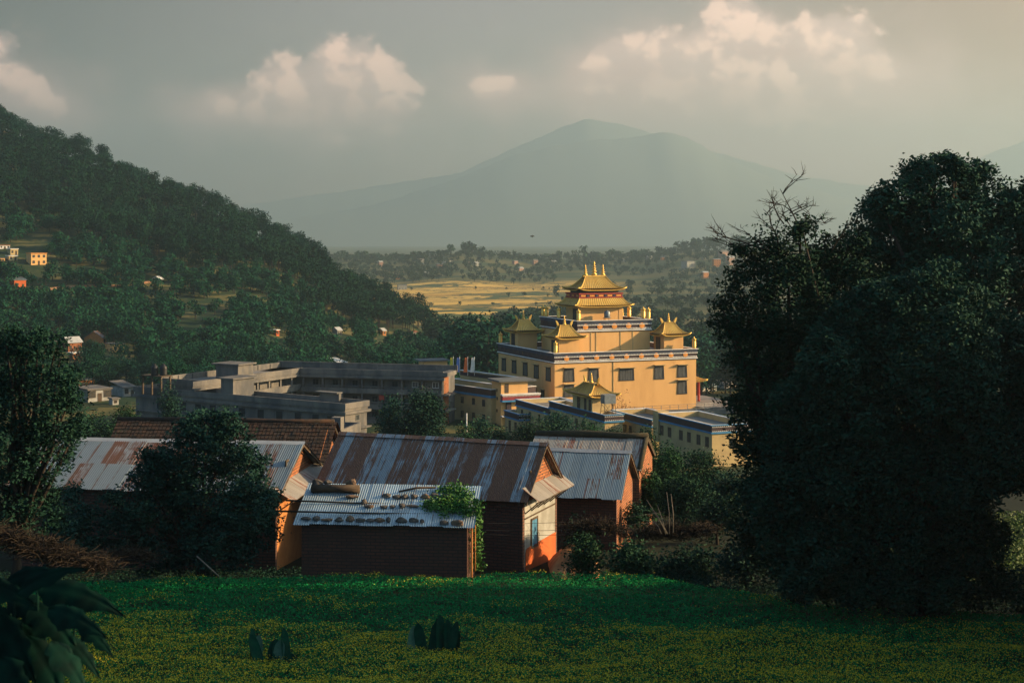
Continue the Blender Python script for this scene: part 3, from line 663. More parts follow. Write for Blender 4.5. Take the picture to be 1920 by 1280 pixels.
# golden roof pavilion standing on wing C
def cw(x, y, z): return (PC[0] + math.cos(TR) * x - math.sin(TR) * y, PC[1] + math.sin(TR) * x + math.cos(TR) * y, z)
gp = thing('roof_pavilion', 'small yellow pavilion with one swept golden roof on the low wing', 'pavilion', cw(.05, along(PC, TR, 1110, 'y'), PC[2] - .9), TR)
MB().box(0, 3.3, 0, 7.6, 0, 3.45).build('wall', M['yellow_pale'], gp)
hip_roof('roof', gp, ('gold', 'gold_line'), -1.1, 4.4, -1.1, 8.7, 1.3, 2.0, 1.8, 5.8, 3.35, 5.2, .45, 1.6, 20, .05)
spire(gp, 1.65, 3.8, 5.15, .95); 
for yy, f_ in ((5.9, 1), (1.7, -1)):
    pts = [(0, 0), (.28, .02), (.45, .35), (.62, .95), (.36, .80), (.14, .50)]
    MB().prism([(p[0] * 1.3 * f_, p[1] * 1.3) for p in pts], -.14, .14, 'x').build('roof_horn', M['gold'], gp, (1.65, yy, 5.0))
for yy in (5.2, 2.6, .9): window(gp, -.003, yy, .85, 1.15 if yy > 3 else .8, 1.9, R(-90), frame='wood')
ts = thing('water_tank', 'square grey steel water tank raised on a thin lattice stand', 'water tank', cw(1.1, 1.0, PC[2] - .86), TR)
MB().box(-1.0, 1.0, -.75, .75, 2.55, 4.0).build('tank', M['steel'], ts)
for sx in (-.9, .9):
    for sy in (-.6, .6): MB().tube([(sx * 1.25, sy * 1.2, 0), (sx, sy, 2.55)], .05, 5).build('leg', M['wood'], ts)
b = MB()
for sy in (-.66, .66):
    b.tube([(-1.05, sy, .1), (.95, sy, 2.5)], .03, 4); b.tube([(1.05, sy, .1), (-.95, sy, 2.5)], .03, 4); b.tube([(-1, sy, 1.3), (1, sy, 1.3)], .03, 4)
b.build('brace', M['wood'], ts)

# stair tower and the long back wing to its left
P0 = P(939.5, 716, 290); zb = -38.5; h = P0[2] - zb
st = thing('stair_tower', 'tall yellow stair tower with its right face glowing in the sun', 'building', (P0[0], P0[1], zb), TR)
Lx = along(P0, TR, 989.5); Ly = along(P0, TR, 922, 'y')
MB().box(0, Lx, 0, Ly, 0, h).build('wall', M['yellow_plaster'], st)
MB().box(-.7, Lx + 1.6, -.7, Ly + .6, h + .002, h + .32).build('roof', M['concrete_dark'], st)
b = MB(); b.box(-.1, Lx + 2.2, -1.1, -.01, h - 3.5, h - 2.6, 0); b.box(-.2, Lx + 2.3, -1.2, .0, h - 2.6, h - 2.35, 1); b.box(-.2, Lx + 2.3, -1.2, 0, h - 3.85, h - 3.52, 2); b.build('balcony', [M['maroon'], M['white'], M['blue']], st)
d = MB(); dentils(d, -.1, Lx + 2.2, -1.1, 0, h - 2.8, .12, .3, .05, 0, 'f'); d.build('dentil_trim', M['white'], st)
MB().box(.8, 1.6, -.06, -.002, h - 2.2, h - .4).build('door', M['wood'], st)
MB().box(1.0, 2.0, -.5, -.002, 0, h - 3.9).build('pier', M['frieze'], st)
b = MB(); b.box(-.1, Lx, -1.0, -.01, h - 6.8, h - 6.6); b.box(-.1, Lx, -1.0, -.01, h - 10, h - 9.8); b.build('floor_slab', M['white'], st)
for zz in (1.6, 3.2, 5.6, 8.6, 11): window(st, -.003, 1.6 + (zz % 2) * .3, h - zz - .5, .5, .6, R(-90), frame='wood')
WR = R(37.0); P1 = P(921, 729.5, 292)
dx = (math.cos(-(R(90) - WR) + R(90) * 0), 0)
# its face runs 37 degrees left of the view axis: local x points to the near right end
WRZ = -(R(90) - WR)
Lw = -along(P1, WRZ, 800)
o = thing('monastery_wing', 'long three storey yellow wing between concrete building and stair tower', 'building', (P1[0], P1[1], -38.5), WRZ); h = P1[2] + 38.5
MB().box(-Lw, 0, 0, 11, 0, h - .9).build('wall', M['yellow_pale'], o)
b = MB(); b.ring(-Lw, 0, 0, 11, .22, h - .898, h - .1); b.box(-Lw, 0, 2.6, 2.9, h - .9, h + .55); b.box(-Lw, 0, 8.6, 8.9, h - .9, h + 1.6); b.build('parapet', M['yellow_pale'], o)
b = MB(); b.ring(-Lw - .1, .1, -.1, 11.1, .098, h - 1.3, h - .13); b.box(-Lw, 0, 8.5, 8.598, h + .6, h + 1.4); b.build('frieze', M['frieze'], o)
b = MB(); b.ring(-Lw - .2, .2, -.2, 11.2, .46, h - .1, h, 0); b.box(-Lw, .1, 2.45, 3.05, h + .55, h + .68); b.box(-Lw, .1, 8.45, 9.05, h + 1.6, h + 1.74); b.build('coping', M['white'], o)
MB().ring(-Lw - .2, .2, -.2, 11.2, .195, h - 1.75, h - 1.32).build('moulding', M['blue'], o)
MB().box(-Lw + .3, -.3, .3, 10.7, h - .898, h - .86).build('roof', M['roof_floor'], o)
for wp in (850, 867, 888, 907):
    t = along(P1, WRZ, wp)
    for r in (3.6, 6.5, 9.0): window(o, t, -.003, h - r, 1.0, 1.35, 0, frame='wood')
hb = thing('rooftop_cabin', 'yellow rooftop stair head with flat slab behind the concrete building', 'stair head', P(817, 700, 318), R(20))
MB().box(-2.6, 2.6, 0, 4, 0, 2.7).build('wall', M['yellow_plaster'], hb); MB().box(-3.6, 3.0, -.6, 4.4, 2.702, 2.95).build('roof', M['concrete_dark'], hb)
MB().box(-5.2, -2.62, .5, 4, .2, 1.0).build('parapet', M['white'], hb)
for k, (px, cn, lb) in enumerate(((850, (.50, .42, .05), 'yellow'), (862, (.12, .20, .48), 'blue'), (877, (.70, .16, .05), 'orange red'), (889.5, (.62, .60, .56), 'white'))):
    f = thing('prayer_flag', 'tall %s prayer flag on a thin pole behind the yellow wing' % lb, 'flag', P(px, 704, 303), R(10))
    mm = mottled('flag_cloth_' + lb.replace(' ', '_'), cn, tuple(c * .75 for c in cn), 2.0, .9)
    MB().tube([(0, 0, 0), (0, 0, 3.9)], .05, 6).build('pole', M['white'], f)
    V = []; n = 12
    for j in range(n + 1):
        for i in range(4): V.append((-.06 - i * (.16 + .12 * (1 - j / n)), .06 * math.sin(i * 2 + j * .9), .7 + j * .25))
    MB().add(V, [(j * 4 + i, j * 4 + i + 1, j * 4 + i + 5, j * 4 + i + 4) for j in range(n) for i in range(3)], 0, True).build('cloth', mm, f)
# ================================================================== grey concrete building round a courtyard
GRZ = R(-33.5); GP = P(647, 756, 250); GB = -39.5; GH = GP[2] - GB
grey = thing('concrete_building', 'unfinished grey concrete building of three galleried wings around a courtyard', 'building', (GP[0], GP[1], GB), GRZ)
Lf = -along(GP, GRZ, 255)
w = MB(); w.box(-Lf, 0, 0, 5.8, 0, GH - .9); w.build('front_wing', M['concrete'], grey)
b = MB(); b.ring(-Lf - .35, .35, -.35, 6.15, .35, GH - 1.0, GH); b.ring(-Lf - .55, .55, -.55, 6.35, .54, GH - 1.9, GH - 1.45); b.ring(-Lf - .12, .12, -.12, 5.92, .115, GH - 1.45, GH - 1.002); b.build('parapet', M['concrete'], grey)
b = MB(); b.ring(-Lf - .5, .7, -.5, 6.3, .49, GH - 4.55, GH - 4.3); b.ring(-Lf - .3, .3, -.3, 6.1, .295, GH - 7.7, GH - 7.45); b.build('floor_slab', M['concrete'], grey)
MB().box(-Lf + .1, -.1, .1, 5.7, GH - .898, GH - .86).build('roof', M['roof_floor'], grey)
for wp in (300, 330, 344, 372, 399, 454, 489, 524, 559, 592, 620):
    t = along(GP, GRZ, wp)
    window(grey, t, -.003, GH - 3.9, 1.7, 1.7, 0, frame='concrete_dark', pane='opening_shade', bars=0)
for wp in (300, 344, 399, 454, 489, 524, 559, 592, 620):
    window(grey, along(GP, GRZ, wp), -.003, GH - 7.0, 1.6, 1.7, 0, frame='concrete_dark', pane='opening_shade', bars=0)
window(grey, .003, 3.3, GH - 3.2, 1.0, 1.0, R(90), frame='concrete_dark', pane='opening_shade', bars=0)
window(grey, .003, 3.3, GH - 6.8, 1.2, 1.1, R(90), frame='concrete_dark', pane='opening_shade', bars=0)
def stair_head(x0, x1, y0, y1, z0, z1, rz=None, loc=None):
    l = loc or (0, 0, 0); r = rz or 0
    MB().box(x0, x1, y0, y1, z0, z1).build('stair_head', M['concrete'], grey, l, r)
    MB().box(x0 - .7, x1 + .5, y0 - .5, y1 + .5, z1 + .002, z1 + .25).build('stair_roof', M['concrete'], grey, l, r)
xs = along(GP, GRZ, 437); stair_head(xs - 3.0, xs, .02, 5.4, GH - .86, GH + 2.6)
b = MB(); t = along(GP, GRZ, 590); b.box(t - 3.2, t + 1.2, 5.0, 5.6, GH - .86, GH + .9); b.box(t - 3.6, t + 1.4, 4.2, 5.7, GH + .902, GH + 1.1); b.build('roof_shelter', M['concrete'], grey)
# left wing, its lit gallery facing right into the courtyard
LRZ = R(-28.7); LP = (X_at(400, 275), 275.0, GB); RIM = -26.8 - GB
ll, lr = local(grey, LP, LRZ)
def pb(b, name, mat, l, r): return b.build(name, mat, grey, l, r)
WL, WW = 27.2, 10.0
b = MB(); b.box(-WW, -1.8, -3, WL + 7, 0, RIM - .9); b.box(-1.8, -.02, -3, WL - 1.8, RIM - 1.5, RIM - .9); pb(b, 'left_wing', M['concrete'], ll, lr)
b = MB(); b.box(-.02, .32, -6, WL - .1, RIM - 1.0, RIM); b.box(-.02, .60, -6, WL - .2, RIM - 1.7, RIM - 1.3); b.box(-.02, .2, -6, WL - .15, RIM - 1.3, RIM - 1.0)
b.box(-WW - .2, -WW + .15, -3, WL + 7, RIM - .9, RIM + .2); b.box(-WW + .15, -.02, -3.3, -3.0, RIM - 1.2, RIM)
for i in range(9): b.box(-WW + .15, -WW + .3, -2.5 + i * 4, -2.1 + i * 4, RIM - .9, RIM + .1)
pb(b, 'left_parapet', M['concrete'], ll, lr)
b = MB(); b.box(-WW + .16, -.03, -2.9, WL + 6.9, RIM - .897, RIM - .86); pb(b, 'left_roof', M['roof_floor'], ll, lr)
ST = 3.08
for k in range(3):
    zf = RIM - 1.7 - (k + 1) * ST + ST - 3.08 + 1.6
    b = MB(); b.box(-1.8, .3, 5, WL - 1.8, zf - 1.35 - .0, zf - 1.1); b.box(.15, .30, 5, WL - .1, zf - 1.098, zf - .15); b.box(.05, .36, 5, WL - .1, zf - .148, zf)
    pb(b, 'left_gallery', M['concrete'], ll, lr)
for i in range(6): pb(MB().box(-.35, .05, WL - 3.5 - i * 3.6, WL - 3.1 - i * 3.6, 0, RIM - 1.702), 'column', M['concrete'], ll, lr)
# back wing
BRZ = R(-15.5); BP = (X_at(563, 298), 298.0, GB); bl_, br = local(grey, BP, BRZ); BL = along(BP, BRZ, 829)
b = MB(); b.box(-9, BL - .3, 1.8, 9, 0, RIM - .9); b.box(0, BL - .3, .02, 1.8, RIM - 1.5, RIM - .9); pb(b, 'back_wing', M['concrete'], bl_, br)
b = MB(); b.box(.1, BL + .3, -.32, .02, RIM - 1.0, RIM); b.box(.1, BL + .6, -.6, .02, RIM - 1.75, RIM - 1.3); b.box(.1, BL + .2, -.2, .02, RIM - 1.3, RIM - 1.0); b.box(-9, BL + .3, 8.9, 9.2, RIM - .9, RIM + .45)
b.box(-9, BL + .3, 8.78, 8.898, RIM + .2, RIM + .42)
for i in range(10): b.box(-8 + i * 4.2, -7.7 + i * 4.2, 8.75, 8.898, RIM - .9, RIM + .2)
pb(b, 'back_parapet', M['concrete'], bl_, br)
pb(MB().box(-8.9, BL, .03, 8.74, RIM - .897, RIM - .86), 'back_roof', M['roof_floor'], bl_, br)
for k in range(3):
    zf = RIM - 1.75 - 1.55 - k * ST
    b = MB(); b.box(.3, BL + .5, -.3, 1.79, zf - 1.45, zf - 1.2); b.box(.3, BL, -.30, -.16, zf - 1.198, zf - .42); b.box(.3, BL, -.36, -.1, zf - .10, zf)
    n = int(BL / 2.1)
    for i in range(n): b.box(.5 + i * 2.1, .62 + i * 2.1, -.28, -.18, zf - .42, zf - .1)
    pb(b, 'gallery', M['concrete'], bl_, br)
    for i in range(7):
        f, pn = (('white', 'curtain') if i in (5, 6) and k == 0 else ('concrete_dark', 'opening_shade'))
        cx_ = 2.6 + i * 4.25
        b = MB(); b.box(cx_ + 1.0, cx_ + 2.0, 1.74, 1.798, zf - 1.2, zf + 1.0); pb(b, 'door', M['wood'], bl_, br)
        wl = (bl_[0] + math.cos(br) * cx_ - math.sin(br) * 1.797, bl_[1] + math.sin(br) * cx_ + math.cos(br) * 1.797, zf - .2)
        window(grey, *wl, 1.3, 1.2, br, frame=f, pane=pn)
for i in range(8): pb(MB().box(.5 + i * 4.2, .85 + i * 4.2, -.15, .2, 0, RIM - 1.752), 'column', M['concrete'], bl_, br)
b = MB(); b.box(BL - .3, BL, 1.2, 4.2, 0, RIM - 1.0); pb(b, 'end_wall', M['brick'], bl_, br)
b = MB(); b.box(BL - .3, BL + 1.2, -.3, 5.5, RIM - 1.0, RIM - .2)
for k in range(2): b.box(BL + .002, BL + 1.5, -.25, 4.4, RIM - 4.75 - k * ST, RIM - 4.5 - k * ST)
pb(b, 'end_slab', M['concrete'], bl_, br)
S1 = P(428, 706, 283); sl, sr = local(grey, (S1[0], S1[1], 0), LRZ)
stair_head(-3.0, 2.4, 0, 4.5, RIM - .86, RIM + 1.9, sr, (sl[0], sl[1], 0))
for px, y0, lb, mt in ((717, 745, 'red cloth hung over the gallery of the concrete building', 'red'), (717, 772, 'yellow green cloth hung on the lowest gallery of the concrete building', None)):
    mm = M['red'] if mt else mottled('lime_cloth', (.30, .34, .05), (.22, .28, .04), 2, .9)
    t = along(BP, BRZ, px); c = (BP[0] + math.cos(BRZ) * t + math.sin(BRZ) * .42, BP[1] + math.sin(BRZ) * t - math.cos(BRZ) * .42, -(y0 + 6 - 440) * 292 / F)
    V = [(i * .18 - .55, -.03 * (i % 2) - .02 * j, j * .25) for j in range(5) for i in range(7)]
    o = MB().add(V, [(j * 7 + i, j * 7 + i + 1, j * 7 + i + 8, j * 7 + i + 7) for j in range(4) for i in range(6)], 0, True).build('hanging_cloth', mm, None, c, BRZ); tag(o, lb, 'cloth')
# black tanks on a stand
sd = P(297, 711, 272)
stn = thing('tank_stand', 'dark steel stand under two black water tanks on the concrete roof', 'stand', (sd[0], sd[1], GB + GH - .86), GRZ)
stz = -(703 - 440) * 272 / F - stn.location.z
MB().box(-3.2, 2.2, -1.3, 1.3, stz - .2, stz).build('platform', M['wood'], stn)
for xx in (-2.9, -.5, 1.9):
    for yy in (-1.1, 1.1): MB().box(xx - .14, xx + .14, yy - .14, yy + .14, 0, stz - .202).build('leg', M['wood'], stn, (0, 0, 0))
for px, lb in ((290, 'left one of two black ribbed water tanks on the concrete roof'), (306.5, 'right one of two black ribbed water tanks on the concrete roof')):
    o = thing('water_tank', lb, 'water tank', (X_at(px, 271.6), 271.6, stn.location.z + stz))
    pr = [(.62, 0)]
    for i in range(5): pr += [(.70, .1 + i * .3), (.66, .25 + i * .3)]
    pr += [(.62, 1.62), (.3, 1.85), (.28, 1.98), (.02, 2.0)]
    MB().lathe(pr, 0, 0, 14).build('tank', M['black_plastic'], o); MB().lathe([(.22, 1.96), (.22, 2.1), (.02, 2.14)], 0, 0, 10).build('lid', M['black_plastic'], o)

# ================================================================== houses at the edge of the field
def corrugated(name, parent, mat, u0, u1, eave, ridge, pitch=.10, amp=.017, sheet=.8, seed=1, sag=.03, rows=5, extra=None):
    """a corrugated slope: eave and ridge are (y, z) of its lower and upper edges, u runs along x"""
    rg = np.random.default_rng(seed)
    n = int((u1 - u0) / pitch * 6) + 1; U = np.linspace(u0, u1, n)
    dy, dz = ridge[0] - eave[0], ridge[1] - eave[1]; L = math.hypot(dy, dz); ny, nz = -dz / L, dy / L
    if nz < 0: ny, nz = -ny, -nz
    ns = int((u1 - u0) / sheet) + 2; lift = rg.uniform(-.012, .02, ns); skew = rg.uniform(-.06, .06, ns)
    si = ((U - u0) / sheet).astype(int); V = []; UVc = []
    for j in range(rows + 1):
        t = j / rows
        o = amp * np.sin(2 * np.pi * U / pitch) + lift[si] + sag * (np.sin(U * 1.3 + seed) * .5) * math.sin(t * 3.1)
        tt = t + (skew[si] / L if j == 0 else 0)
        V.append(np.stack([U, eave[0] + dy * tt + ny * o, eave[1] + dz * tt + nz * o], -1)); UVc.append(np.stack([U, np.full_like(U, (1 - t) * L)], -1))
    V = np.concatenate(V); UVc = np.concatenate(UVc); idx = np.arange((rows + 1) * n).reshape(rows + 1, n)
    Q = np.stack([idx[:-1, :-1], idx[:-1, 1:], idx[1:, 1:], idx[1:, :-1]], -1).reshape(-1, 4)
    o = bpy.data.objects.new(name, mesh_np(name, V, Q, [mat], smooth=True, uv=UVc)); return link(o, parent)
def gable_house(name, label, corner, rz, L, D, eave_z, ridge_z, ground_z, tinm, wallm, oh=(.4, .45), back=None, seed=1, cap='sheet_metal', side=None, pitch=.10):
    """corner: near right corner; the ridge runs along local x, the right gable stands at x = 0"""
    o = thing(name, label, 'house', (corner[0], corner[1], ground_z), rz)
    ez, rzz = eave_z - ground_z, ridge_z - ground_z; s = (rzz - ez) / (D / 2 + oh[1]); wz = ez + s * oh[1] - .06; top = rzz - .07
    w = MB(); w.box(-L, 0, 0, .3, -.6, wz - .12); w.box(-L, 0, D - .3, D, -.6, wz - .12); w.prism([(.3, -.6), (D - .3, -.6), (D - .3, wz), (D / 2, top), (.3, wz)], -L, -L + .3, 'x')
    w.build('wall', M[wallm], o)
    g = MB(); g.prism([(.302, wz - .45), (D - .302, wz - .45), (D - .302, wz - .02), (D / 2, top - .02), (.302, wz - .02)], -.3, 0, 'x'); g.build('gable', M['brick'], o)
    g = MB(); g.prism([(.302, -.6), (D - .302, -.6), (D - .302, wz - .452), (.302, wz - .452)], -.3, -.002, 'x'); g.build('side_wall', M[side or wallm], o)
    corrugated('roof', o, M[tinm], -L - oh[0], oh[0], (-oh[1], ez), (D / 2, rzz), seed=seed, pitch=pitch)
    if back != 'none': corrugated('roof', o, M[tinm], -L - oh[0], oh[0], (D + oh[1], ez), (D / 2, rzz), seed=seed + 1, pitch=pitch)
    b = MB()
    rg = random.Random(seed); x = -L - oh[0]
    while x < oh[0] - .1:
        x2 = min(x + rg.uniform(1.6, 2.4), oh[0]); dz = rg.uniform(0, .03)
        b.add([(x, D / 2 - .24, rzz - .10 + dz), (x2 + .05, D / 2 - .24, rzz - .10 + dz), (x2 + .05, D / 2, rzz + .07 + dz), (x, D / 2, rzz + .07 + dz), (x2 + .05, D / 2 + .24, rzz - .10 + dz), (x, D / 2 + .24, rzz - .10 + dz)], [(0, 1, 2, 3), (3, 2, 4, 5)]); x = x2
    b.build('ridge_cap', M[cap], o)
    b = MB()                                       # rafters and barge boards under the sheets
    for xx in (oh[0] - .10, oh[0] - .55):
        for (ya, yb) in ((-oh[1] + .05, D / 2), (D + oh[1] - .05, D / 2)):
            za = ez - .10; zc = rzz - .14
            b.add([(xx, ya, za - .07), (xx + .07, ya, za - .07), (xx + .07, ya, za + .04), (xx, ya, za + .04), (xx, yb, zc - .07), (xx + .07, yb, zc - .07), (xx + .07, yb, zc + .04), (xx, yb, zc + .04)],
                  [(0, 1, 2, 3), (4, 5, 6, 7), (0, 1, 5, 4), (1, 2, 6, 5), (2, 3, 7, 6), (3, 0, 4, 7)])
    b.build('rafter', M['wood'], o)
    return o, ez, rzz, wz
# --- the rusty roofed house with the white and red gable
HZ = R(-21); HC = (.56, 78.0); HG = -17.75
h2, ez, rz2, wz = gable_house('brick_house', 'brick house with streaked rusty corrugated roof, white and red end wall', HC, HZ, 11.85, 5.47, -14.05, -11.36, HG, 'tin_rust', 'brick_dark', seed=4, cap='tin_rust', side='white_wash', oh=(.42, .45))  # front wall in darker brick than the gable: its shade is painted in
sk = HG + 1.1 - HG
MB().prism([(.36, -.5), (5.168, -.5), (5.168, 1.12), (.75, 1.10), (.52, 1.04), (.40, .9)], -.01, .035, 'x').build('plinth', M['red_wash'], h2)
def ly2(px): return along(HC, HZ, px, 'y')
wd = thing_w = MB(); y0, y1 = ly2(996), ly2(1006); zb, zt = -16.72 - HG, -15.3 - HG
f = MB(); f.box(-.02, .06, y0 - .1, y0, zb - .08, zt + .1); f.box(-.02, .06, y1, y1 + .1, zb - .08, zt + .1); f.box(-.02, .06, y0, y1, zt, zt + .1); f.box(-.02, .09, y0, y1, zb - .08, zb)
fo = f.build('window', M['wood'], h2)
m, nt, b_ = material('blue_shutter'); u, v, _ = nt.sep(coord(nt)); nt.put(b_.inputs['Base Color'], nt.mix(nt.noise(nt.comb(0, nt.m('MULTIPLY', v, 9), 0), 2, 3), (.02, .10, .20), (.05, .22, .36))); b_.inputs['Roughness'].default_value = .6
ym = (y0 + y1) / 2
s_ = MB(); s_.box(-.015, .035, y0, ym - .012, zb, zt); s_.box(-.015, .035, ym + .012, y1, zb, zt); s_.build('shutter', m, fo)
g = MB(); gy_ = 1.15
f = MB(); f.box(-.02, .05, gy_ - .07, gy_, 4.15, 5.15); f.box(-.02, .05, gy_ + .45, gy_ + .52, 4.15, 5.15); f.box(-.02, .05, gy_, gy_ + .45, 5.05, 5.15); f.box(-.02, .05, gy_, gy_ + .45, 4.15, 4.22); gw = f.build('window', M['wood'], h2)
MB().box(-.02, .012, gy_, gy_ + .45, 4.22, 5.05).build('pane', M['opening_shade'], gw)
b = MB(); rg = random.Random(3)                     # dark patches painting the shade of putlog holes and missing bricks
for i in range(26):
    yy = rg.uniform(.8, 4.7); zz = rg.uniform(4.1, 5.9)
    if zz < rz2 - .45 - abs(yy - 2.73) * .86 and abs(yy - 1.4) > .45: b.box(-.01, .006, yy - rg.uniform(.04, .1), yy + .05, zz, zz + .08)
b.build('brick_hole_shade', M['opening_shade'], h2)
# awning across the gable on struts
aw0, aw1 = -13.35 - HG, -14.02 - HG
def awning(parent, mat, ya, yb, x_in, z_in, x_out, z_out, seed, struts=6, sm='wood'):
    rg = np.random.default_rng(seed); pitch = .10; n = int((yb - ya) / pitch * 6); U = np.linspace(ya, yb, n); V = []; T = []
    for j in range(4):
        t = j / 3; o = .016 * np.sin(2 * np.pi * U / pitch) + .02 * np.sin(U * 1.9 + seed) * t
        V.append(np.stack([np.full_like(U, x_in + (x_out - x_in) * t), U, z_in + (z_out - z_in) * t + o], -1)); T.append(np.stack([U, np.full_like(U, t * 1.1)], -1))
    idx = np.arange(4 * n).reshape(4, n); Q = np.stack([idx[:-1, :-1], idx[:-1, 1:], idx[1:, 1:], idx[1:, :-1]], -1).reshape(-1, 4)
    o = link(bpy.data.objects.new('awning', mesh_np('awning', np.concatenate(V), Q, [mat], smooth=True, uv=np.concatenate(T))), parent)
    for i in range(struts):
        yy = ya + (i + .5) * (yb - ya) / struts
        MB().tube([(0.0, yy, z_out - .75), (x_out - .1, yy, z_out - .04)], .035, 5).build('strut', M[sm], parent)
    MB().tube([(x_out - .08, ya, z_out - .05), (x_out - .08, yb, z_out - .05)], .04, 5).build('awning_beam', M[sm], parent)
awning(h2, M['tin_pale'], -.1, 5.75, .02, aw0, .95, aw1, 2)
b = MB().box(0.0, .045, .31, 5.16, aw1 - 1.05, aw1 - .98); b.build('wall_beam', M['wood'], h2)
# --- left house
H1C = (-12.53, 78.4); H1Z = R(-6.5); H1G = -17.9
h1, ez1, rz1, wz1 = gable_house('mud_brick_house', 'long ochre mud house behind the small dark tree, rust patched tin roof', H1C, H1Z, 14.5, 8.6, -13.62, -11.6, H1G, 'tin_left', 'brick_dark', seed=9, side='mud_plaster', oh=(.45, .5), pitch=.12)  # dark brick puts the front wall's shade into its colour
awning(h1, M['tin_pale'], -.6, 8.9, .02, -13.35 - H1G, 1.15, -14.0 - H1G, 6, 4)
window(h1, .003, 2.2, 4.55, .55, 1.1, R(90), frame='wood', pane='opening_shade', bars=0)
b = MB(); rg = random.Random(8)
for i in range(14): yy = rg.uniform(.8, 7); zz = rg.uniform(1.2, 3.2); b.box(-.01, .006, yy - .05, yy + .06, zz, zz + .10)
b.build('wall_hole_shade', M['opening_shade'], h1)  # flat dark patches painting the shade of small wall holes
# --- tile roofed house behind it
t3 = thing('tile_house', 'dark clay tiled house ridge rising behind the left tin roof', 'house', (X_at(592, 97), 97.0, -20.0), R(-6))
L3, D3 = 14.2, 6.4; e3 = -15.0 + 20.0; r3 = -(792 - 440) * 100 / F + 20.0
w = MB(); w.box(-L3, 0, 0, .3, -.6, e3 - .1); w.box(-L3, 0, D3 - .3, D3, -.6, e3 - .1); w.box(-L3, -L3 + .3, .3, D3 - .3, -.6, e3 - .1); w.prism([(.3, -.6), (D3 - .3, -.6), (D3 - .3, e3), (D3 / 2, r3 - .2), (.3, e3)], -.3, -.004, 'x'); w.build('wall', M['brick'], t3)
rgn = np.random.default_rng(5)
for sgn in (0, 1):                                   # courses of overlapping tiles
    b = MB(); y_e, y_r = (-.5, D3 / 2) if sgn == 0 else (D3 + .5, D3 / 2); nrow = 13; z_e = e3 - .35
    for j in range(nrow):
        ta, tb = j / nrow, (j + 1.25) / nrow
        yA, yB = y_e + (y_r - y_e) * ta, y_e + (y_r - y_e) * min(tb, 1); zA, zB = z_e + (r3 - z_e) * ta + .07, z_e + (r3 - z_e) * min(tb, 1) + .01
        x = -L3 - .4
        while x < .5:
            wq = .26; dz = rgn.uniform(-.015, .03)
            b.add([(x, yA, zA + dz), (x + wq * .9, yA, zA + dz), (x + wq * .9, yB, zB + dz), (x, yB, zB + dz), (x, yA, zA + dz - .05), (x + wq * .9, yA, zA + dz - .05)], [(0, 1, 2, 3), (4, 5, 1, 0)]); x += wq
    b.build('roof', M['clay_tile'], t3)
MB().tube([(-L3 - .45, D3 / 2, r3 + .03), (-8, D3 / 2, r3 + .08), (-3, D3 / 2, r3 + .02), (.5, D3 / 2, r3 + .06)], [.14, .17, .15, .16], 8).build('ridge_cap', M['clay_tile'], t3)
b = MB()
for yA, yB in ((-.5, D3 / 2), (D3 + .5, D3 / 2)): b.tube([(.42, yA, e3 - .42), (.42, yB, r3 - .08)], .09, 5)
b.build('barge_board', M['wood'], t3)
# --- low shed in front, stones on its roof
SZ = R(-5.0); SC = (-1.95, 71.3); SG = -17.7
sh = thing('brick_shed', 'low old brick shed with bright tin roof weighted by stones at field edge', 'shed', (SC[0], SC[1], SG), SZ)
LS, DS = 8.75, 3.3; se, sr_ = -14.08 - SG, -12.66 - SG
w = MB(); zt_ = se + .10
w.box(-LS + .35, -.25, .3, .6, -.6, zt_ - .02); w.box(-LS + .35, -.25, DS - .3, DS, -.6, sr_ - .2)
for xx in (-LS + .35, -.55): w.prism([(.602, -.6), (DS - .302, -.6), (DS - .302, sr_ - .2), (.602, zt_)], xx, xx + .3, 'x')
w.build('wall', M['brick_dark'], sh)
corrugated('roof', sh, M['tin_bright'], -LS, .15, (-.05, se), (DS + .05, sr_), pitch=.115, amp=.022, seed=6, sheet=.82)
MB().tube([(-.02, .1, 0), (.0, .12, se - .05)], .05, 8).build('post', M['mud_plaster'], sh)
MB().tube([(.12, .5, 1.4), (.12, .5, se)], .035, 6).build('post', M['mud_plaster'], sh)
# finding the point of the shed roof seen at a pixel of the photograph
cS, sS = math.cos(SZ), math.sin(SZ)
def on_shed(px, py, up=0.0):
    dx, dy, dz = (px - 960) / F, 1.0, -(py - 440) / F
    ldx, ldy = dx * cS + dy * sS, -dx * sS + dy * cS; ox, oy = -SC[0] * cS - SC[1] * sS, SC[0] * sS - SC[1] * cS; oz = -SG
    k = (sr_ - se) / (DS + .1)
    t = (se + k * (oy + .05) - oz) / (dz - k * ldy)
    lx, ly, lz = ox + t * ldx, oy + t * ldy, oz + t * dz + up
    return (SC[0] + cS * lx - sS * ly, SC[1] + sS * lx + cS * ly, SG + lz)
def stone_mesh(seed, sx, sy, sz):
    bm = bmesh.new(); bmesh.ops.create_icosphere(bm, subdivisions=2, radius=1.0); rg = random.Random(seed)
    ph = [rg.uniform(0, 6) for _ in range(6)]
    for v in bm.verts:
        n = v.co.normalized(); k = 1 + .16 * math.sin(n.x * 3.1 + ph[0]) + .13 * math.sin(n.y * 4 + ph[1]) + .1 * math.sin(n.z * 5 + ph[2]) + .07 * math.sin((n.x + n.y) * 7 + ph[3])
        v.co = Vector((n.x * sx * k, n.y * sy * k, max(n.z * sz * k, -sz * .6)))
    me = bpy.data.meshes.new('roof_stone'); bm.to_mesh(me); bm.free(); return me
def z1(x, y): return (540 + x / 5.053, 890 + y / 5.053)
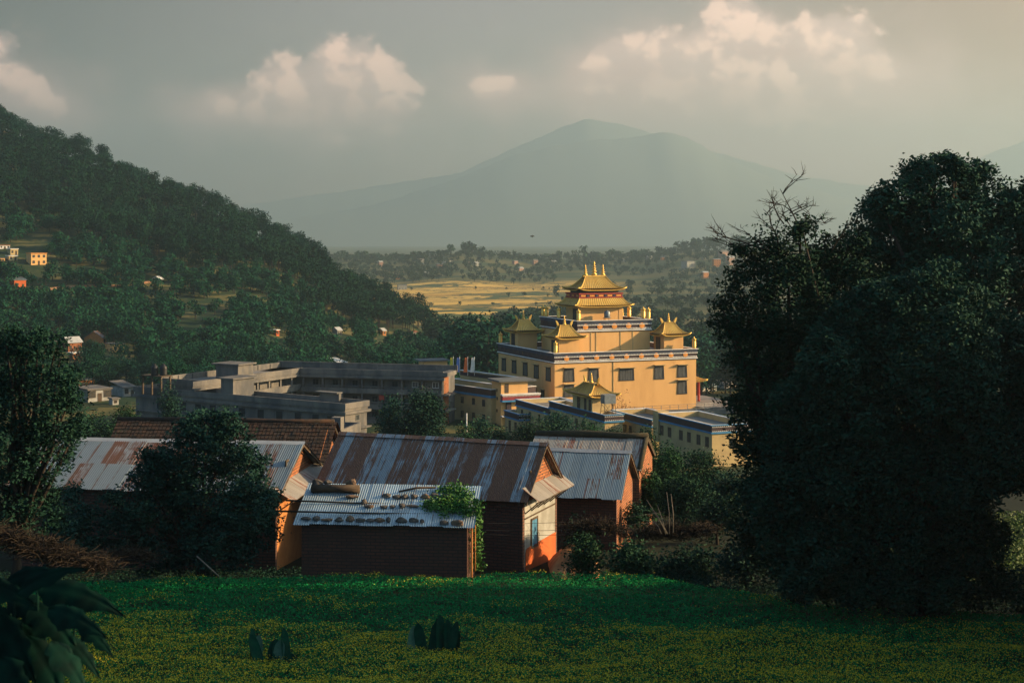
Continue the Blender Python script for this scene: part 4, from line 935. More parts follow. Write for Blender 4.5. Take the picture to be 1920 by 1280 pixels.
ST_ = [(170, 410, 95, 28, 0), (265, 410, 90, 34, 0), (365, 424, 100, 26, 1), (485, 420, 85, 40, 0), (590, 415, 90, 52, 1), (690, 425, 95, 36, 0), (780, 428, 80, 30, 0), (870, 428, 110, 36, 1), (950, 420, 50, 48, 0), (1080, 425, 110, 60, 0), (1195, 428, 90, 40, 0), (1272, 435, 42, 38, 0),
       (1480, 448, 95, 36, 0), (1605, 450, 150, 50, 2), (930, 192, 105, 36, 0), (1030, 208, 85, 40, 0), (1110, 205, 80, 40, 0), (1200, 200, 70, 44, 0), (1300, 200, 110, 44, 1), (1390, 190, 90, 40, 0), (1500, 195, 90, 40, 0), (720, 250, 65, 40, 0), (762, 296, 85, 32, 1), (905, 302, 70, 28, 0), (990, 297, 50, 34, 0), (1083, 290, 75, 42, 0), (1180, 295, 110, 24, 2)]
for i, (a, c, ww, hh, k) in enumerate(ST_):
    px, py = z1(a, c); s = 72.5 / F / 5.053; p = on_shed(px, py + hh * .07, .05)
    o = place(stone_mesh(i, ww * s * .52, (.16 if k < 2 else .14), hh * s * .62), 'roof_stone', None, p, SZ + R((i * 37) % 30 - 15)); o.data.materials.append(M['stone' if k == 0 else 'stone_warm'])
    row = 'front row' if c > 380 else ('upper row' if c < 215 else 'middle row')
    shp = ('flat' if hh < 31 else 'rounded' if hh > 45 else 'squat') + (' wide' if ww > 95 else ' small' if ww < 75 else '')
    tag(o, '%s %s stone in the %s weighing down the shed roof' % (shp, 'dark' if k == 0 else 'pale' if k == 1 else 'sandy brown', row), 'stone', 'stones weighing down the shed roof')
pa, pb_ = on_shed(*z1(225, 165), .2), on_shed(*z1(675, 170), .2)
o = MB().tube([pa, [(pa[i] + pb_[i]) / 2 + (.02 if i == 2 else 0) for i in range(3)], pb_], [.24, .2, .22], 9).build('timber_log', M['wood']); tag(o, 'thick dark timber log lying along the top left of the shed roof', 'log')
for (a, c, sx, lb) in ((285, 130, .28, 'round dark stone resting on left end of the roof log'), (383, 118, .2, 'square dark block standing on the middle of the roof log'), (595, 125, .26, 'pale topped stone resting on right end of the roof log'), (610, 190, .34, 'flat pale stone slab lying below right end of the roof log')):
    p = on_shed(*z1(a, c + 30), .42 if c < 150 else .08)
    o = place(stone_mesh(a, sx, .18, sx * (.7 if c < 150 else .25)), 'roof_stone', None, p, SZ); o.data.materials.append(M['stone' if a < 500 else 'stone_warm']); tag(o, lb, 'stone', 'stones weighing down the shed roof')
for k, (a, c, up) in enumerate((((-20, 240), (1240, 278), .25), ((-160, 340), (1500, 370), .25))):
    p0, p1 = on_shed(*z1(*a), up), on_shed(*z1(*c), up)
    p0 = P(*z1(*a), 73.6 - k * .9); p1 = P(*z1(*c), 73.4 - k * .9)
    o = MB().tube([p0, tuple((p0[i] + p1[i]) / 2 - (.03 if i == 2 else 0) for i in range(3)), p1], [.05, .045, .035], 6).build('bamboo_pole', M['wood']); tag(o, ('upper' if k == 0 else 'lower') + ' of two long dark poles laid across the shed roof', 'pole', 'long poles across the shed roof')
pa, pb_ = on_shed(*z1(1050, 180), .12), on_shed(*z1(1400, 145), .14)
o = MB().tube([pa, on_shed(*z1(1220, 152), .16), pb_], [.05, .06, .05], 6).build('crooked_branch', M['wood']); tag(o, 'crooked dark branch lying at the top of the shed roof by the creeper', 'branch')
# --- the two houses to the right
h5, ez5, rz5, wz5 = gable_house('brick_house', 'small brick house with clean blue grey tin roof behind the rusty one', (6.1, 86.5), R(-13), 6.8, 6.6, -15.4, -13.15, -18.6, 'tin_blue', 'brick_dark', side='brick', seed=14, oh=(.4, .5), cap='sheet_metal')  # darker front brick stands in for shade; gable end keeps the plain brick
h6, ez6, rz6, wz6 = gable_house('brick_house', 'far brick house with pale rust striped roof and mossy ridge', (8.3, 96.5), R(-13), 7.4, 6.4, -15.3, -13.65, -19.6, 'tin_pale', 'brick', seed=21, oh=(.2, .4), cap='clay_tile')
MB().tube([(-7.6, 3.2, rz6 + .05), (-4, 3.2, rz6 + .12), (-1, 3.2, rz6 + .05), (.15, 3.2, rz6 + .1)], [.2, .26, .22, .24], 8).build('mossy_ridge', M['moss'], h6)
b = MB(); b.tube([(.05, -.3, ez6 + .05), (.05, 3.2, rz6 + .05), (.05, 6.7, ez6 + .05)], .17, 6); b.build('mossy_verge', M['moss'], h6)
# --- white flat roofed house between
fh = thing('flat_house', 'small white flat roofed house glimpsed between the tile roof and rusty roof', 'house', (X_at(636, 118), 118.0, -23.5), R(-12))
zt = -(824 - 440) * 118 / F + 23.5
MB().box(-4, 0, 0, 5, -1, zt).build('wall', M['white'], fh); b = MB(); b.ring(-4.15, .15, -.15, 5.15, .2, zt + .002, zt + .75); b.box(-.7, .1, .06, .9, zt + .752, zt + 1.75); b.build('parapet', M['concrete'], fh)
window(fh, -2, -.003, zt - 2.0, 1, 1.2, 0, frame='wood')
# cables across the white wall
for k, (ya, yb) in enumerate(((975, 968), (988, 984), (996, 994))):
    p0 = P(880, ya + 4, 77.0); p1 = P(1240, yb - 8, 82)
    pts = [tuple(p0[i] + (p1[i] - p0[i]) * t - (.5 * 4 * t * (1 - t) * .5 if i == 2 else 0) for i in range(3)) for t in np.linspace(0, 1, 9)]
    o = MB().tube(pts, .010, 4).build('electric_cable', M['black_plastic']); tag(o, ('top', 'middle', 'lowest')[k] + ' of three thin cables sagging past the white house wall', 'cable', 'cables past the white wall')

# ================================================================== small houses on the hill and across the valley
def hit(px, py, Y0):
    """the depth at which the sight line of a pixel meets the ground"""
    ys_ = np.geomspace(200, 2650, 3000); xs_ = (px - 960) / F * ys_; zz = -(py - 440) / F * ys_; k = np.where(zz <= gz(xs_, ys_))[0]
    return float(ys_[k[0]]) if len(k) else Y0
def small_house(label, px, base, Y, wpx, hpx, rz=0., dm=None, wall='yellow_pale', roof='flat', rm='concrete', grid=(2, 1), wsz=None, cat='house', name='hill_house', door=True, group=None, win=True):
    Y = hit(px, base, Y); k = Y / F; w_, h_ = wpx * k, hpx * k; d_ = dm or w_ * .8
    x, y, z = P(px, base, Y); o = thing(name, label, cat, (x, y, z), R(rz + 24), group)
    MB().box(-w_ / 2, w_ / 2, 0, d_, -2.5, h_).build('wall', M[wall], o)
    if roof == 'flat': MB().box(-w_ / 2 - .25, w_ / 2 + .25, -.35, d_ + .25, h_ + .002, h_ + .28).build('roof', M[rm], o)
    elif roof == 'gable':
        b = MB(); r = d_ * .32
        b.prism([(-.4, h_ - .1), (d_ / 2, h_ + r), (d_ + .4, h_ - .1), (d_ + .4, h_ + .05), (d_ / 2, h_ + r + .15), (-.4, h_ + .05)], -w_ / 2 - .4, w_ / 2 + .4, 'x'); b.build('roof', M[rm], o)
        MB().prism([(.0, h_ + .002), (d_, h_ + .002), (d_ / 2, h_ + r - .1)], -w_ / 2 + .002, w_ / 2 - .002, 'x').build('gable', M[wall], o)
    else:
        b = MB(); b.prism([(-.5, h_ + .01), (d_ + .4, h_ + d_ * .22), (d_ + .4, h_ + d_ * .22 + .12), (-.5, h_ + .13)], -w_ / 2 - .4, w_ / 2 + .4, 'x'); b.build('roof', M[rm], o)
    if win:
        nx, nz = grid; sw, sh_ = wsz or (min(1.2, w_ / nx * .5), min(1.3, h_ / nz * .5))
        for j in range(nz):
            for i in range(nx):
                xx = -w_ / 2 + (i + .5) * w_ / nx; zz = h_ / nz * j + h_ / nz * .32
                if door and j == 0 and i == nx // 2: MB().box(xx - .5, xx + .5, -.05, .02, 0, min(2.1, h_ * .7)).build('door', M['wood'], o)
                else: window(o, xx, -.003, zz, sw, sh_, 0, frame='wood')
    return o
small_house('orange lit two storey box house high on the left hillside', 73, 497, 752, 29, 21.5, 12, 7, 'yellow_plaster', 'flat', 'medallion', (3, 2))
small_house('small cream house with white balcony just left of the orange lit box house', 25, 489, 757, 16, 9, 12, 5, 'yellow_pale', 'flat', 'white', (2, 1))
small_house('upper cream house with white roof slab on the left hillside', 27, 478, 766, 14, 11, 12, 5, 'yellow_pale', 'flat', 'white', (2, 1))
small_house('arcaded white terrace house cut by the left edge of the picture', 6, 467, 772, 25, 7, 8, 5, 'white', 'flat', 'brick', (4, 1))
small_house('low yellow house at the left edge below the arcaded one', 3, 491, 758, 12, 7, 8, 5, 'yellow_plaster', 'flat', 'concrete', (2, 1))
small_house('bright orange red house with grey roof on the hillside', 38, 541, 690, 22, 16, 14, 6, 'red_wash', 'shed', 'steel', (2, 1))
small_house('pale cream gabled hut beside the hillside path', 303, 530, 700, 12, 7, 50, 4, 'white_wash', 'gable', 'white', (1, 1), door=False)
o = small_house('brick farmhouse with pale tilted tin roof and blue lean-to above the valley', 141, 660, 520, 27, 18, 18, 6, 'brick', 'gable', 'sheet_metal', (3, 1))
small_house('two level veranda house with orange pillars below the brick farmhouse', 146, 676, 512, 20, 14, 18, 4, 'mud_plaster', 'flat', 'white', (2, 1))
small_house('dark open barn with low tin roof beside the brick farmhouse', 115, 655, 524, 22, 12, 12, 5, 'brick_dark', 'shed', 'tin_pale', (2, 1))
small_house('yellow cottage with flat grey roof on the lower hillside', 222, 660, 528, 24, 15, 16, 6, 'yellow_plaster', 'flat', 'concrete', (2, 1))
small_house('narrow house with steep brown tin roof on the lower hillside', 196, 646, 540, 12, 12, 50, 8, 'mud_plaster', 'gable', 'tin_rust', (1, 1), door=False)
small_house('cream concrete house with dark doorway near the left tree', 187, 752, 430, 46, 22, 16, 8, 'white_wash', 'flat', 'concrete', (3, 1), wsz=(1.8, 1.6))
small_house('peach coloured upper house set behind the cream concrete house', 163, 729, 440, 31, 16, 14, 6, 'mud_plaster', 'flat', 'concrete', (2, 1), wsz=(1.7, 1.5))
small_house('small cream hut with red window and grey sloping roof beside concrete building', 243, 743, 405, 26, 17, 24, 7, 'white_wash', 'shed', 'concrete', (2, 1), wsz=(1.3, 1.5))
small_house('little cream outhouse below the cream concrete house', 217, 759, 415, 12, 11, 14, 2, 'white_wash', 'flat', 'concrete', (1, 1), door=False)
small_house('pale tin roofed hut showing above the concrete building roofline', 643, 688, 470, 17, 8, 20, 7, 'white_wash', 'shed', 'white', (2, 1))
small_house('tiny red brick house low on the hillside', 521, 630, 640, 7, 11, 25, 4, 'red_wash', 'flat', 'white', (1, 1), door=False)
small_house('tiny white house among trees at the foot of the spur', 637, 628, 640, 10, 9, 20, 4, 'white_wash', 'gable', 'sheet_metal', (2, 1))
small_house('tiny pinkish house to the right at the foot of the spur', 721, 629, 650, 8, 9, 20, 4, 'mud_plaster', 'gable', 'sheet_metal', (1, 1), door=False)
small_house('tiny cream house furthest right at the foot of the spur', 778, 629, 680, 7, 7, 20, 4, 'white_wash', 'flat', 'red', (1, 1), door=False)
small_house('small white house under pines at the tip of the spur', 668, 528, 860, 8, 6, 20, 5, 'white', 'gable', 'sheet_metal', (1, 1), door=False)
small_house('red and pink village house behind the prayer flags', 897, 696, 372, 34, 13, 14, 6, 'red_wash', 'flat', 'medallion', (3, 1))
small_house('orange brick village house behind the red prayer flag', 873, 696, 362, 18, 22, 14, 5, 'brick', 'flat', 'white', (2, 2))
small_house('pink flat roofed house behind the right corner of the temple', 1314, 705, 420, 22, 20, 16, 6, 'white_wash', 'flat', 'white', (2, 1))
small_house('cream house peeping from behind the temple porch roof', 1330, 712, 415, 14, 12, 16, 6, 'yellow_pale', 'flat', 'concrete', (2, 1))
small_house('long pale house with brown roof seen through the tree branches', 1378, 716, 430, 40, 16, 14, 7, 'white_wash', 'gable', 'tin_rust', (4, 1))
small_house('low white shed with wide tin roof seen through the tree branches', 1382, 727, 415, 66, 8, 10, 6, 'white', 'shed', 'sheet_metal', (4, 1))
small_house('blue white plastic covered greenhouse beside the temple railing', 1330, 733, 375, 36, 7, 10, 5, 'white', 'gable', 'tin_bright', (3, 1), cat='greenhouse', name='greenhouse', win=False)
FAR = [(755, 543, 1800, 17, 9, 'white_wash', 'pale house alone among the golden rice plots'), (715, 500, 2500, 8, 9, 'red_wash', 'small terracotta house at left end of the far ridge'), (791, 496, 2480, 10, 9, 'white_wash', 'white gabled house by trees on the far ridge'),
       (826, 506, 2400, 12, 11, 'brick', 'tall brick house standing below the wooded knoll'), (876, 500, 2450, 8, 8, 'red_wash', 'pink house at right foot of the wooded knoll'), (895, 499, 2450, 8, 6, 'white_wash', 'whitish house right of the pink house at the knoll'),
       (841, 492, 2480, 16, 4, 'white', 'long white shed on the wooded knoll'), (800, 514, 2300, 12, 3, 'white', 'low white shed on the slope under the knoll'), (746, 524, 2250, 6, 9, 'mud_plaster', 'narrow brown house on the dark slope'), (968, 496, 2450, 9, 7, 'red_wash', 'red house left of the temple spires on far ridge'),
       (1005, 496, 2450, 9, 8, 'red_wash', 'pair house bright red on the far ridge'), (1039, 495, 2450, 9, 5, 'white_wash', 'cream house on the ridge just before the spires'), (990, 512, 2300, 14, 6, 'white_wash', 'white house cluster front on the slope left of spires'), (978, 508, 2320, 12, 5, 'brick', 'brick house behind white cluster left of spires'),
       (1172, 491, 2500, 8, 5, 'white_wash', 'cream house right of the spires on far ridge'), (1220, 486, 2500, 10, 6, 'white_wash', 'tall cream house on the far ridge skyline'), (1245, 488, 2500, 9, 5, 'mud_plaster', 'tan house on the skyline beside tall cream one'), (1150, 490, 2500, 7, 4, 'brick', 'brick house on the ridge over the gilded roof'),
       (1296, 502, 1900, 22, 12, 'white_wash', 'three storey concrete block with red bands on right slope'), (1324, 522, 1700, 12, 11, 'mud_plaster', 'pink house with a pointed white roof on right slope'), (1351, 518, 1750, 8, 5, 'white', 'tiny white hut at right edge of the valley view'),
       (1345, 500, 2000, 14, 14, 'mud_plaster', 'tall tan house in the cluster behind the bare twigs'), (1360, 484, 2100, 16, 12, 'brick', 'upper brick house in the cluster behind the bare twigs'), (1372, 497, 2000, 14, 14, 'red_wash', 'reddish house lowest of cluster behind the twigs'), (1325, 487, 2100, 12, 6, 'white_wash', 'pale low house in front of the wooded right hill')]
for i, (px, by, Y, ww, hh, wl, lb) in enumerate(FAR):
    Y = hit(px, by, Y); k = Y / F; x, y, z = P(px, by, Y); w_, h_, d_ = ww * k, hh * k, max(6, ww * k * .7)
    b = MB(); b.box(-w_ / 2, w_ / 2, 0, d_, -6, h_, 0); b.prism([(-.6, h_), (d_ / 2, h_ + d_ * (.3 if i % 3 else .08)), (d_ + .6, h_)], -w_ / 2 - .5, w_ / 2 + .5, 'x', 1)
    nf = max(1, int(h_ / 3)); nw = max(2, int(w_ / 3))
    for j in range(nf):
        for q in range(nw): xx = -w_ / 2 + (q + .5) * w_ / nw; b.box(xx - .5, xx + .5, -.06, -.003, j * h_ / nf + .9, j * h_ / nf + 2.1, 2)
    o = b.build('valley_house', [M['pale_brick' if wl in ('brick', 'red_wash') else wl], M['sheet_metal' if i % 2 else 'concrete'], M['glass']], None, (x, y, z), R(14 + (i * 23) % 30)); tag(o, lb, 'house')
# bird
bd = thing('bird', 'small dark bird gliding in the sky above the valley', 'bird', P(998, 443, 230))
b = MB(); b.lathe([(.01, -.22), (.06, -.12), (.075, 0), (.05, .12), (.03, .2), (.005, .25)], 0, 0, 8); b.build('body', M['black_plastic'], bd)
for sg in (-1, 1): MB().add([(0, 0, .06), (0, .02, -.08), (sg * .22, .05, -.02 + .08), (sg * .38, .16, -.04), (sg * .2, .06, .12)], [(0, 1, 3, 2), (0, 2, 3, 4)]).build('wing', M['black_plastic'], bd)
# ================================================================== vegetation
def leaves(C, size, rng, aspect=.55, up=.35, fold=True, droop=0.0):
    """one leaf face per centre: arrays of vertices and quads"""
    n = len(C); a = rng.normal(size=(n, 3)); a[:, 2] = a[:, 2] * .6 - droop; a /= np.linalg.norm(a, axis=1)[:, None] + 1e-9
    nn = rng.normal(size=(n, 3)); nn[:, 2] += up * 3; b = np.cross(nn, a); b /= np.linalg.norm(b, axis=1)[:, None] + 1e-9
    s = (size * rng.uniform(.65, 1.3, n))[:, None]; a = a * s * .5; b = b * s * .5 * aspect
    nz = np.cross(a, b); nz /= np.linalg.norm(nz, axis=1)[:, None] + 1e-9
    V = np.stack([C - a, C + b - a * .1 + nz * s * .08, C + a, C - b - a * .1 + nz * s * .08], 1).reshape(-1, 3)
    return V, np.arange(n * 4).reshape(n, 4)
def lobe_points(lobes, per, spray, rng, shell=.55, sig=.16):
    """leaf centres in sprays spread through and on the skin of ellipsoid lobes (cx, cy, cz, rx, ry, rz)"""
    out = []
    for L in lobes:
        c = np.array(L[:3]); r = np.array(L[3:6]); dens = L[6] if len(L) > 6 else 1.0
        vol = (r[0] * r[1] * r[2]) ** (2 / 3); n = max(3, int(per * vol * dens))
        d = rng.normal(size=(n, 3)); d /= np.linalg.norm(d, axis=1)[:, None]
        rad = shell + (1.08 - shell) * rng.random(n) ** .7; ctr = c + d * r * rad[:, None]
        k = rng.integers(max(2, spray // 2), spray + spray // 2 + 1, n)
        rep = np.repeat(np.arange(n), k); off = rng.normal(size=(len(rep), 3)) * sig * np.array([1, 1, .7])
        out.append(ctr[rep] + off)
    return np.concatenate(out)
def limb_tubes(b, base, tips, r0, rng, bend=.06, mi=0):
    base = Vector(base)
    for t, r in tips:
        t = Vector(t); pts = [base]; L = (t - base).length
        for q in (.35, .7): pts.append(base.lerp(t, q) + Vector((rng.normal() * bend * L * .5, rng.normal() * bend * L * .5, abs(rng.normal()) * bend * L * .5)))
        pts.append(t); b.tube(pts, [r, r * .75, r * .5, r * .2], 7, mi)
def near_tree(name, label, lobes, base, leafm, size, per, spray, seed, cat='tree', trunk=.3, bark='bark', sig=.2, aspect=.5, droop=.2, fork=.45, tuft=0):
    """lobes in world coordinates; base on the ground. tree > trunk, crown"""
    rng = np.random.default_rng(seed); o = thing(name, label, cat, base)
    if tuft:
        ex = []
        for l in lobes:
            for _ in range(tuft):
                dd = rng.normal(size=3); dd[2] = abs(dd[2]) * .9 - .25; dd /= np.linalg.norm(dd); q = .34 * rng.uniform(.6, 1.15); ex.append((l[0] + dd[0] * l[3] * .95, l[1] + dd[1] * l[4] * .95, l[2] + dd[2] * l[5] * .95, l[3] * q, l[4] * q, l[5] * q * 1.15, (l[6] if len(l) > 6 else 1) * 1.3))
        lobes = list(lobes) + ex
    Lb = [(l[0] - base[0], l[1] - base[1], l[2] - base[2]) + tuple(l[3:]) for l in lobes]
    C = lobe_points(Lb, per, spray, rng, sig=sig); V, Q = leaves(C, size, rng, aspect, droop=droop)
    place(mesh_np('crown', V, Q, [M[leafm]]), 'crown', o)
    top = np.mean([l[:3] for l in Lb], 0); f = Vector((top[0] * .5, top[1] * .5, top[2] * fork))
    b = MB(); b.tube([(0, 0, -.5), (f.x * .4, f.y * .3, f.z * .5), tuple(f)], [trunk * 1.25, trunk, trunk * .8], 9)
    limb_tubes(b, f, [((l[0], l[1], l[2] + l[5] * .3), trunk * .55) for l in Lb[:26]], trunk, rng); b.build('trunk', M[bark], o)
    return o
def lobesP(lst, Y, dj, seed, sq=1.0):
    """lobes from columns, rows and radii in pixels at about depth Y"""
    rg = random.Random(seed); out = []
    for it in lst:
        px, py, r = it[:3]; dy = it[3] if len(it) > 3 else rg.uniform(-dj, dj); dn = it[4] if len(it) > 4 else 1.0
        y = Y + dy; x, _, z = P(px, py, y); rr = r * y / F; out.append((x, y, z, rr, rr, rr * sq, dn))
    return out
G = lambda px, Y: (X_at(px, Y), Y, gz1(X_at(px, Y), Y))
# --- the big trees on the right
A_ = [(1755, 350, 62, 0), (1690, 385, 52), (1640, 440, 48), (1700, 450, 70), (1780, 430, 80), (1850, 400, 60), (1885, 385, 34), (1830, 330, 26), (1720, 325, 26), (1790, 312, 24), (1650, 390, 28), (1890, 450, 55), (1740, 520, 70), (1650, 510, 55), (1830, 500, 70), (1940, 420, 60), (1960, 500, 80), (1700, 570, 70), (1800, 590, 80), (1910, 580, 80), (1615, 470, 26), (2010, 450, 60)]
near_tree('broadleaf_tree', 'tallest dark tree with rounded crown rising over the big dark bush', lobesP(A_, 70, 1.6, 1), G(1790, 70), 'leaf_near', .23, 44, 24, 11, trunk=.38, sig=.20, tuft=6)
B_ = [(1480, 500, 45, 0), (1545, 480, 36), (1590, 475, 34), (1505, 440, 24), (1440, 470, 34, 0, .7), (1420, 540, 50, 0, .85), (1480, 570, 70), (1560, 550, 70), (1610, 540, 60), (1400, 600, 42, 0, .6), (1450, 650, 60), (1530, 650, 80), (1380, 640, 34, 0, .4), (1360, 610, 22, 0, .35), (1350, 575, 16, 0, .3), (1395, 690, 34, 0, .5), (1430, 740, 50, 0, .8), (1500, 740, 80), (1425, 800, 46), (1480, 830, 70), (1420, 870, 45), (1450, 930, 60), (1450, 1010, 50), (1400, 1000, 36), (1470, 1060, 40), (1400, 935, 36), (1400, 480, 22, 0, .4), (1375, 525, 22, 0, .35), (1385, 755, 24, 0, .5), (1395, 830, 24, 0, .5)]
tb = near_tree('broadleaf_tree', 'dark tree with bare twigs sticking out of its top left', lobesP(B_, 66, 1.4, 2), G(1500, 66), 'leaf_near', .21, 50, 20, 12, trunk=.3, sig=.22, tuft=5)
rng = np.random.default_rng(77); b = MB()
def twig(p, d, L, r, depth):
    p = Vector(p); d = Vector(d).normalized(); pts = [p]; q = p.copy(); dd = d.copy()
    for i in range(4):
        dd = (dd + Vector(rng.normal(size=3)) * .16).normalized(); q = q + dd * L / 4; pts.append(q.copy())
    b.tube(pts, [r, r * .85, r * .65, r * .45, r * .2], 5)
    if depth:
        for k in range(5 if depth > 1 else 4):
            t = rng.uniform(.3, .98); i = min(3, int(t * 4)); s = pts[i].lerp(pts[i + 1], t * 4 - i)
            nd = d + Vector((rng.normal() * .8, rng.normal() * .5, rng.normal() * .45)); nd.z = abs(nd.z) * .8 + .1; nd.normalize(); twig(s, nd, L * rng.uniform(.3, .55), r * .55, depth - 1)
o0 = tb.location
for (x0, y0, x1, y1, r) in ((1500, 480, 1494, 345, .055), (1460, 470, 1455, 352, .05), (1440, 470, 1345, 436, .05), (1490, 420, 1548, 400, .04), (1470, 420, 1418, 368, .035), (1440, 450, 1350, 458, .035), (1560, 470, 1586, 426, .025), (1480, 400, 1520, 385, .03), (1500, 470, 1470, 385, .035), (1430, 460, 1380, 430, .03), (1530, 450, 1530, 395, .03)):
    p0, p1 = Vector(P(x0, y0, 65.5)), Vector(P(x1, y1, 65.5)); twig(p0 - o0, p1 - p0, (p1 - p0).length, r, 2)
b.build('bare_twig', M['bark'], tb)
pts = np.array([P(rng.uniform(1400, 1545), rng.uniform(400, 470), 65.5 + rng.uniform(-.5, .5)) for _ in range(150)]) - np.array(tuple(o0)); Vh, Qh = leaves(pts, .17, rng, .5, droop=1.2); place(mesh_np('hanging_leaves', Vh, Qh, [M['leaf_near']]), 'hanging_leaves', tb)
C_l = [(1740, 560, 60, 0), (1690, 570, 50), (1800, 600, 70), (1620, 600, 55), (1850, 640, 70), (1680, 660, 90), (1560, 690, 60), (1760, 690, 110), (1880, 720, 80), (1500, 760, 50), (1590, 780, 90), (1700, 800, 120), (1830, 810, 110), (1500, 850, 70), (1600, 890, 100), (1720, 920, 120), (1810, 905, 70), (1470, 930, 60), (1560, 980, 80), (1660, 1010, 80), (1780, 1010, 80), (1940, 790, 70), (1950, 690, 60), (1470, 1000, 50), (1840, 1015, 46), (1530, 1040, 50), (1985, 850, 50), (1500, 1098, 32, -1), (1600, 1108, 34, -1), (1690, 1112, 36, -1), (1770, 1114, 34, -1), (1560, 1075, 50), (1650, 1090, 50), (1740, 1095, 55), (1830, 1095, 46), (1915, 1105, 40), (1490, 1070, 36), (1640, 560, 30), (1770, 525, 34), (1560, 630, 34)]
near_tree('dense_tree', 'huge dense dark green bushy tree filling the right foreground', lobesP(C_l, 62.5, 1.8, 3), G(1720, 63), 'leaf_near', .20, 95, 22, 13, trunk=.4, sig=.17, tuft=6)
# --- dark trees on the left
L1 = [(20, 690, 55, 0), (70, 670, 45), (110, 720, 45), (40, 760, 60), (110, 790, 50), (20, 840, 60), (90, 860, 45), (120, 840, 28), (60, 910, 45), (0, 920, 60), (-40, 760, 70), (-60, 860, 70), (130, 760, 24), (60, 640, 24), (10, 640, 30), (140, 810, 18, 0, .6), (20, 980, 50), (80, 970, 40)]
near_tree('broadleaf_tree', 'dark leafy tree at the left edge overlapping the tin roof', lobesP(L1, 62, 1.3, 4), G(20, 62), 'leaf_near', .18, 44, 20, 14, trunk=.22, sig=.18, tuft=5)
L2 = [(370, 850, 60, 0), (420, 840, 50), (330, 880, 50), (300, 900, 45), (275, 870, 28, 0, .7), (440, 890, 50), (470, 870, 28, 0, .7), (400, 930, 70), (330, 950, 60), (460, 950, 50), (490, 920, 28, 0, .6), (390, 800, 34), (350, 815, 26), (430, 800, 26), (260, 910, 26, 0, .6), (480, 990, 40), (400, 1010, 60), (320, 1010, 50), (500, 960, 24, 0, .6), (250, 960, 40), (240, 1010, 36), (180, 990, 40), (140, 1010, 40), (210, 960, 34), (440, 1040, 40), (360, 1050, 44), (280, 1045, 40), (200, 1040, 40), (130, 960, 40), (100, 1020, 40)]
near_tree('broadleaf_tree', 'dark small leaved tree standing in front of the left tin roof', lobesP(L2, 72.5, 1.2, 5), G(390, 72.5), 'leaf_near', .19, 46, 20, 15, trunk=.2, sig=.18, tuft=5)
# --- trees out of the frame to the right, whose shade lies over the field
for k, (x, y) in enumerate(((26.5, 53.5), (31, 58), (38, 62), (34, 51), (44, 55), (52, 60), (42, 46), (60, 52))):
    c = copy_tree(bpy.data.objects['dense_tree']) if k else None
    if c is None: c = copy_tree(bpy.data.objects['dense_tree'])
    c.location = (x, y, gz1(x, y)); c.rotation_euler = (0, 0, k * 1.3); c.scale = (1, 1, .95 + .1 * (k % 3)); tag(c, 'dense dark green tree of the shady grove beside the field', 'tree', 'trees of the grove beside the field')
# --- shrubs and undergrowth between houses and wings
def bush(name, label, px, py_top, Y, wpx, hpx, leafm, size, per, seed, cat='bush', group=None, spray=12, sig=.25, stems=0, dn=1.0):
    rg = random.Random(seed); base = G(px, Y); k = Y / F; r = wpx * k / 2; top = P(px, py_top, Y)[2]; h = max(top - base[2], hpx * k); z0 = max(base[2], top - h)
    lb = []
    n = 9
    for i in range(n):
        a = rg.uniform(0, 6.28); q = rg.uniform(.15, .62) * r; zz = rg.uniform(.25, .8)
        rr = r * rg.uniform(.35, .55); lb.append((base[0] + q * math.cos(a), Y + q * .7 * math.sin(a), z0 + (top - z0) * zz, rr, rr, (top - z0) * .26, dn))
    lb.append((base[0], Y, top - (top - z0) * .22, r * .45, r * .45, (top - z0) * .24, dn))
    o = near_tree(name, label, lb, base, leafm, size, per, spray, seed, cat, trunk=.08 + .02 * h * .3, sig=sig)
    if group: o['group'] = group
    return o
BU = [(1250, 835, 112, 110, 130, 'leaf_mid', 'tall feathery green shrub against the low yellow wing'), (1320, 850, 105, 110, 130, 'leaf_mid', 'tall green shrub under the right end of the yellow wing'), (1210, 880, 98, 80, 110, 'leaf_mid', 'leafy shrub at the gable of the blue tin house'), (1370, 890, 100, 90, 100, 'leaf_near', 'dark shrub at the foot of the bare twigged tree'),
      (1280, 900, 96, 120, 90, 'leaf_mid', 'wide green shrub behind the dry grass clump'), (1345, 940, 90, 90, 80, 'leaf_near', 'low dark shrub beside the dry grass clump'), (1190, 940, 88, 50, 70, 'leaf_near', 'dark shrub before the wall of the blue tin house'), (1100, 1005, 74, 80, 60, 'leaf_mid', 'green mound of weeds by the orange earth bank'), (1180, 1020, 73, 100, 50, 'leaf_near', 'dark low weeds at the edge of the field'), (1290, 1025, 71.5, 140, 50, 'leaf_near', 'wide dark weeds at the edge of the field'), (1400, 1030, 70, 120, 60, 'leaf_near', 'dark weeds under the bare twigged tree'), (1085, 970, 80, 50, 60, 'leaf_near', 'dark shrub in front of the blue tin house wall')]
for i, (px, pt, Y, wd, hp, lm, lb) in enumerate(BU): bush('shrub', lb, px, pt, Y, wd, hp, lm, .19, 95, 100 + i, 'shrub', dn=.9)
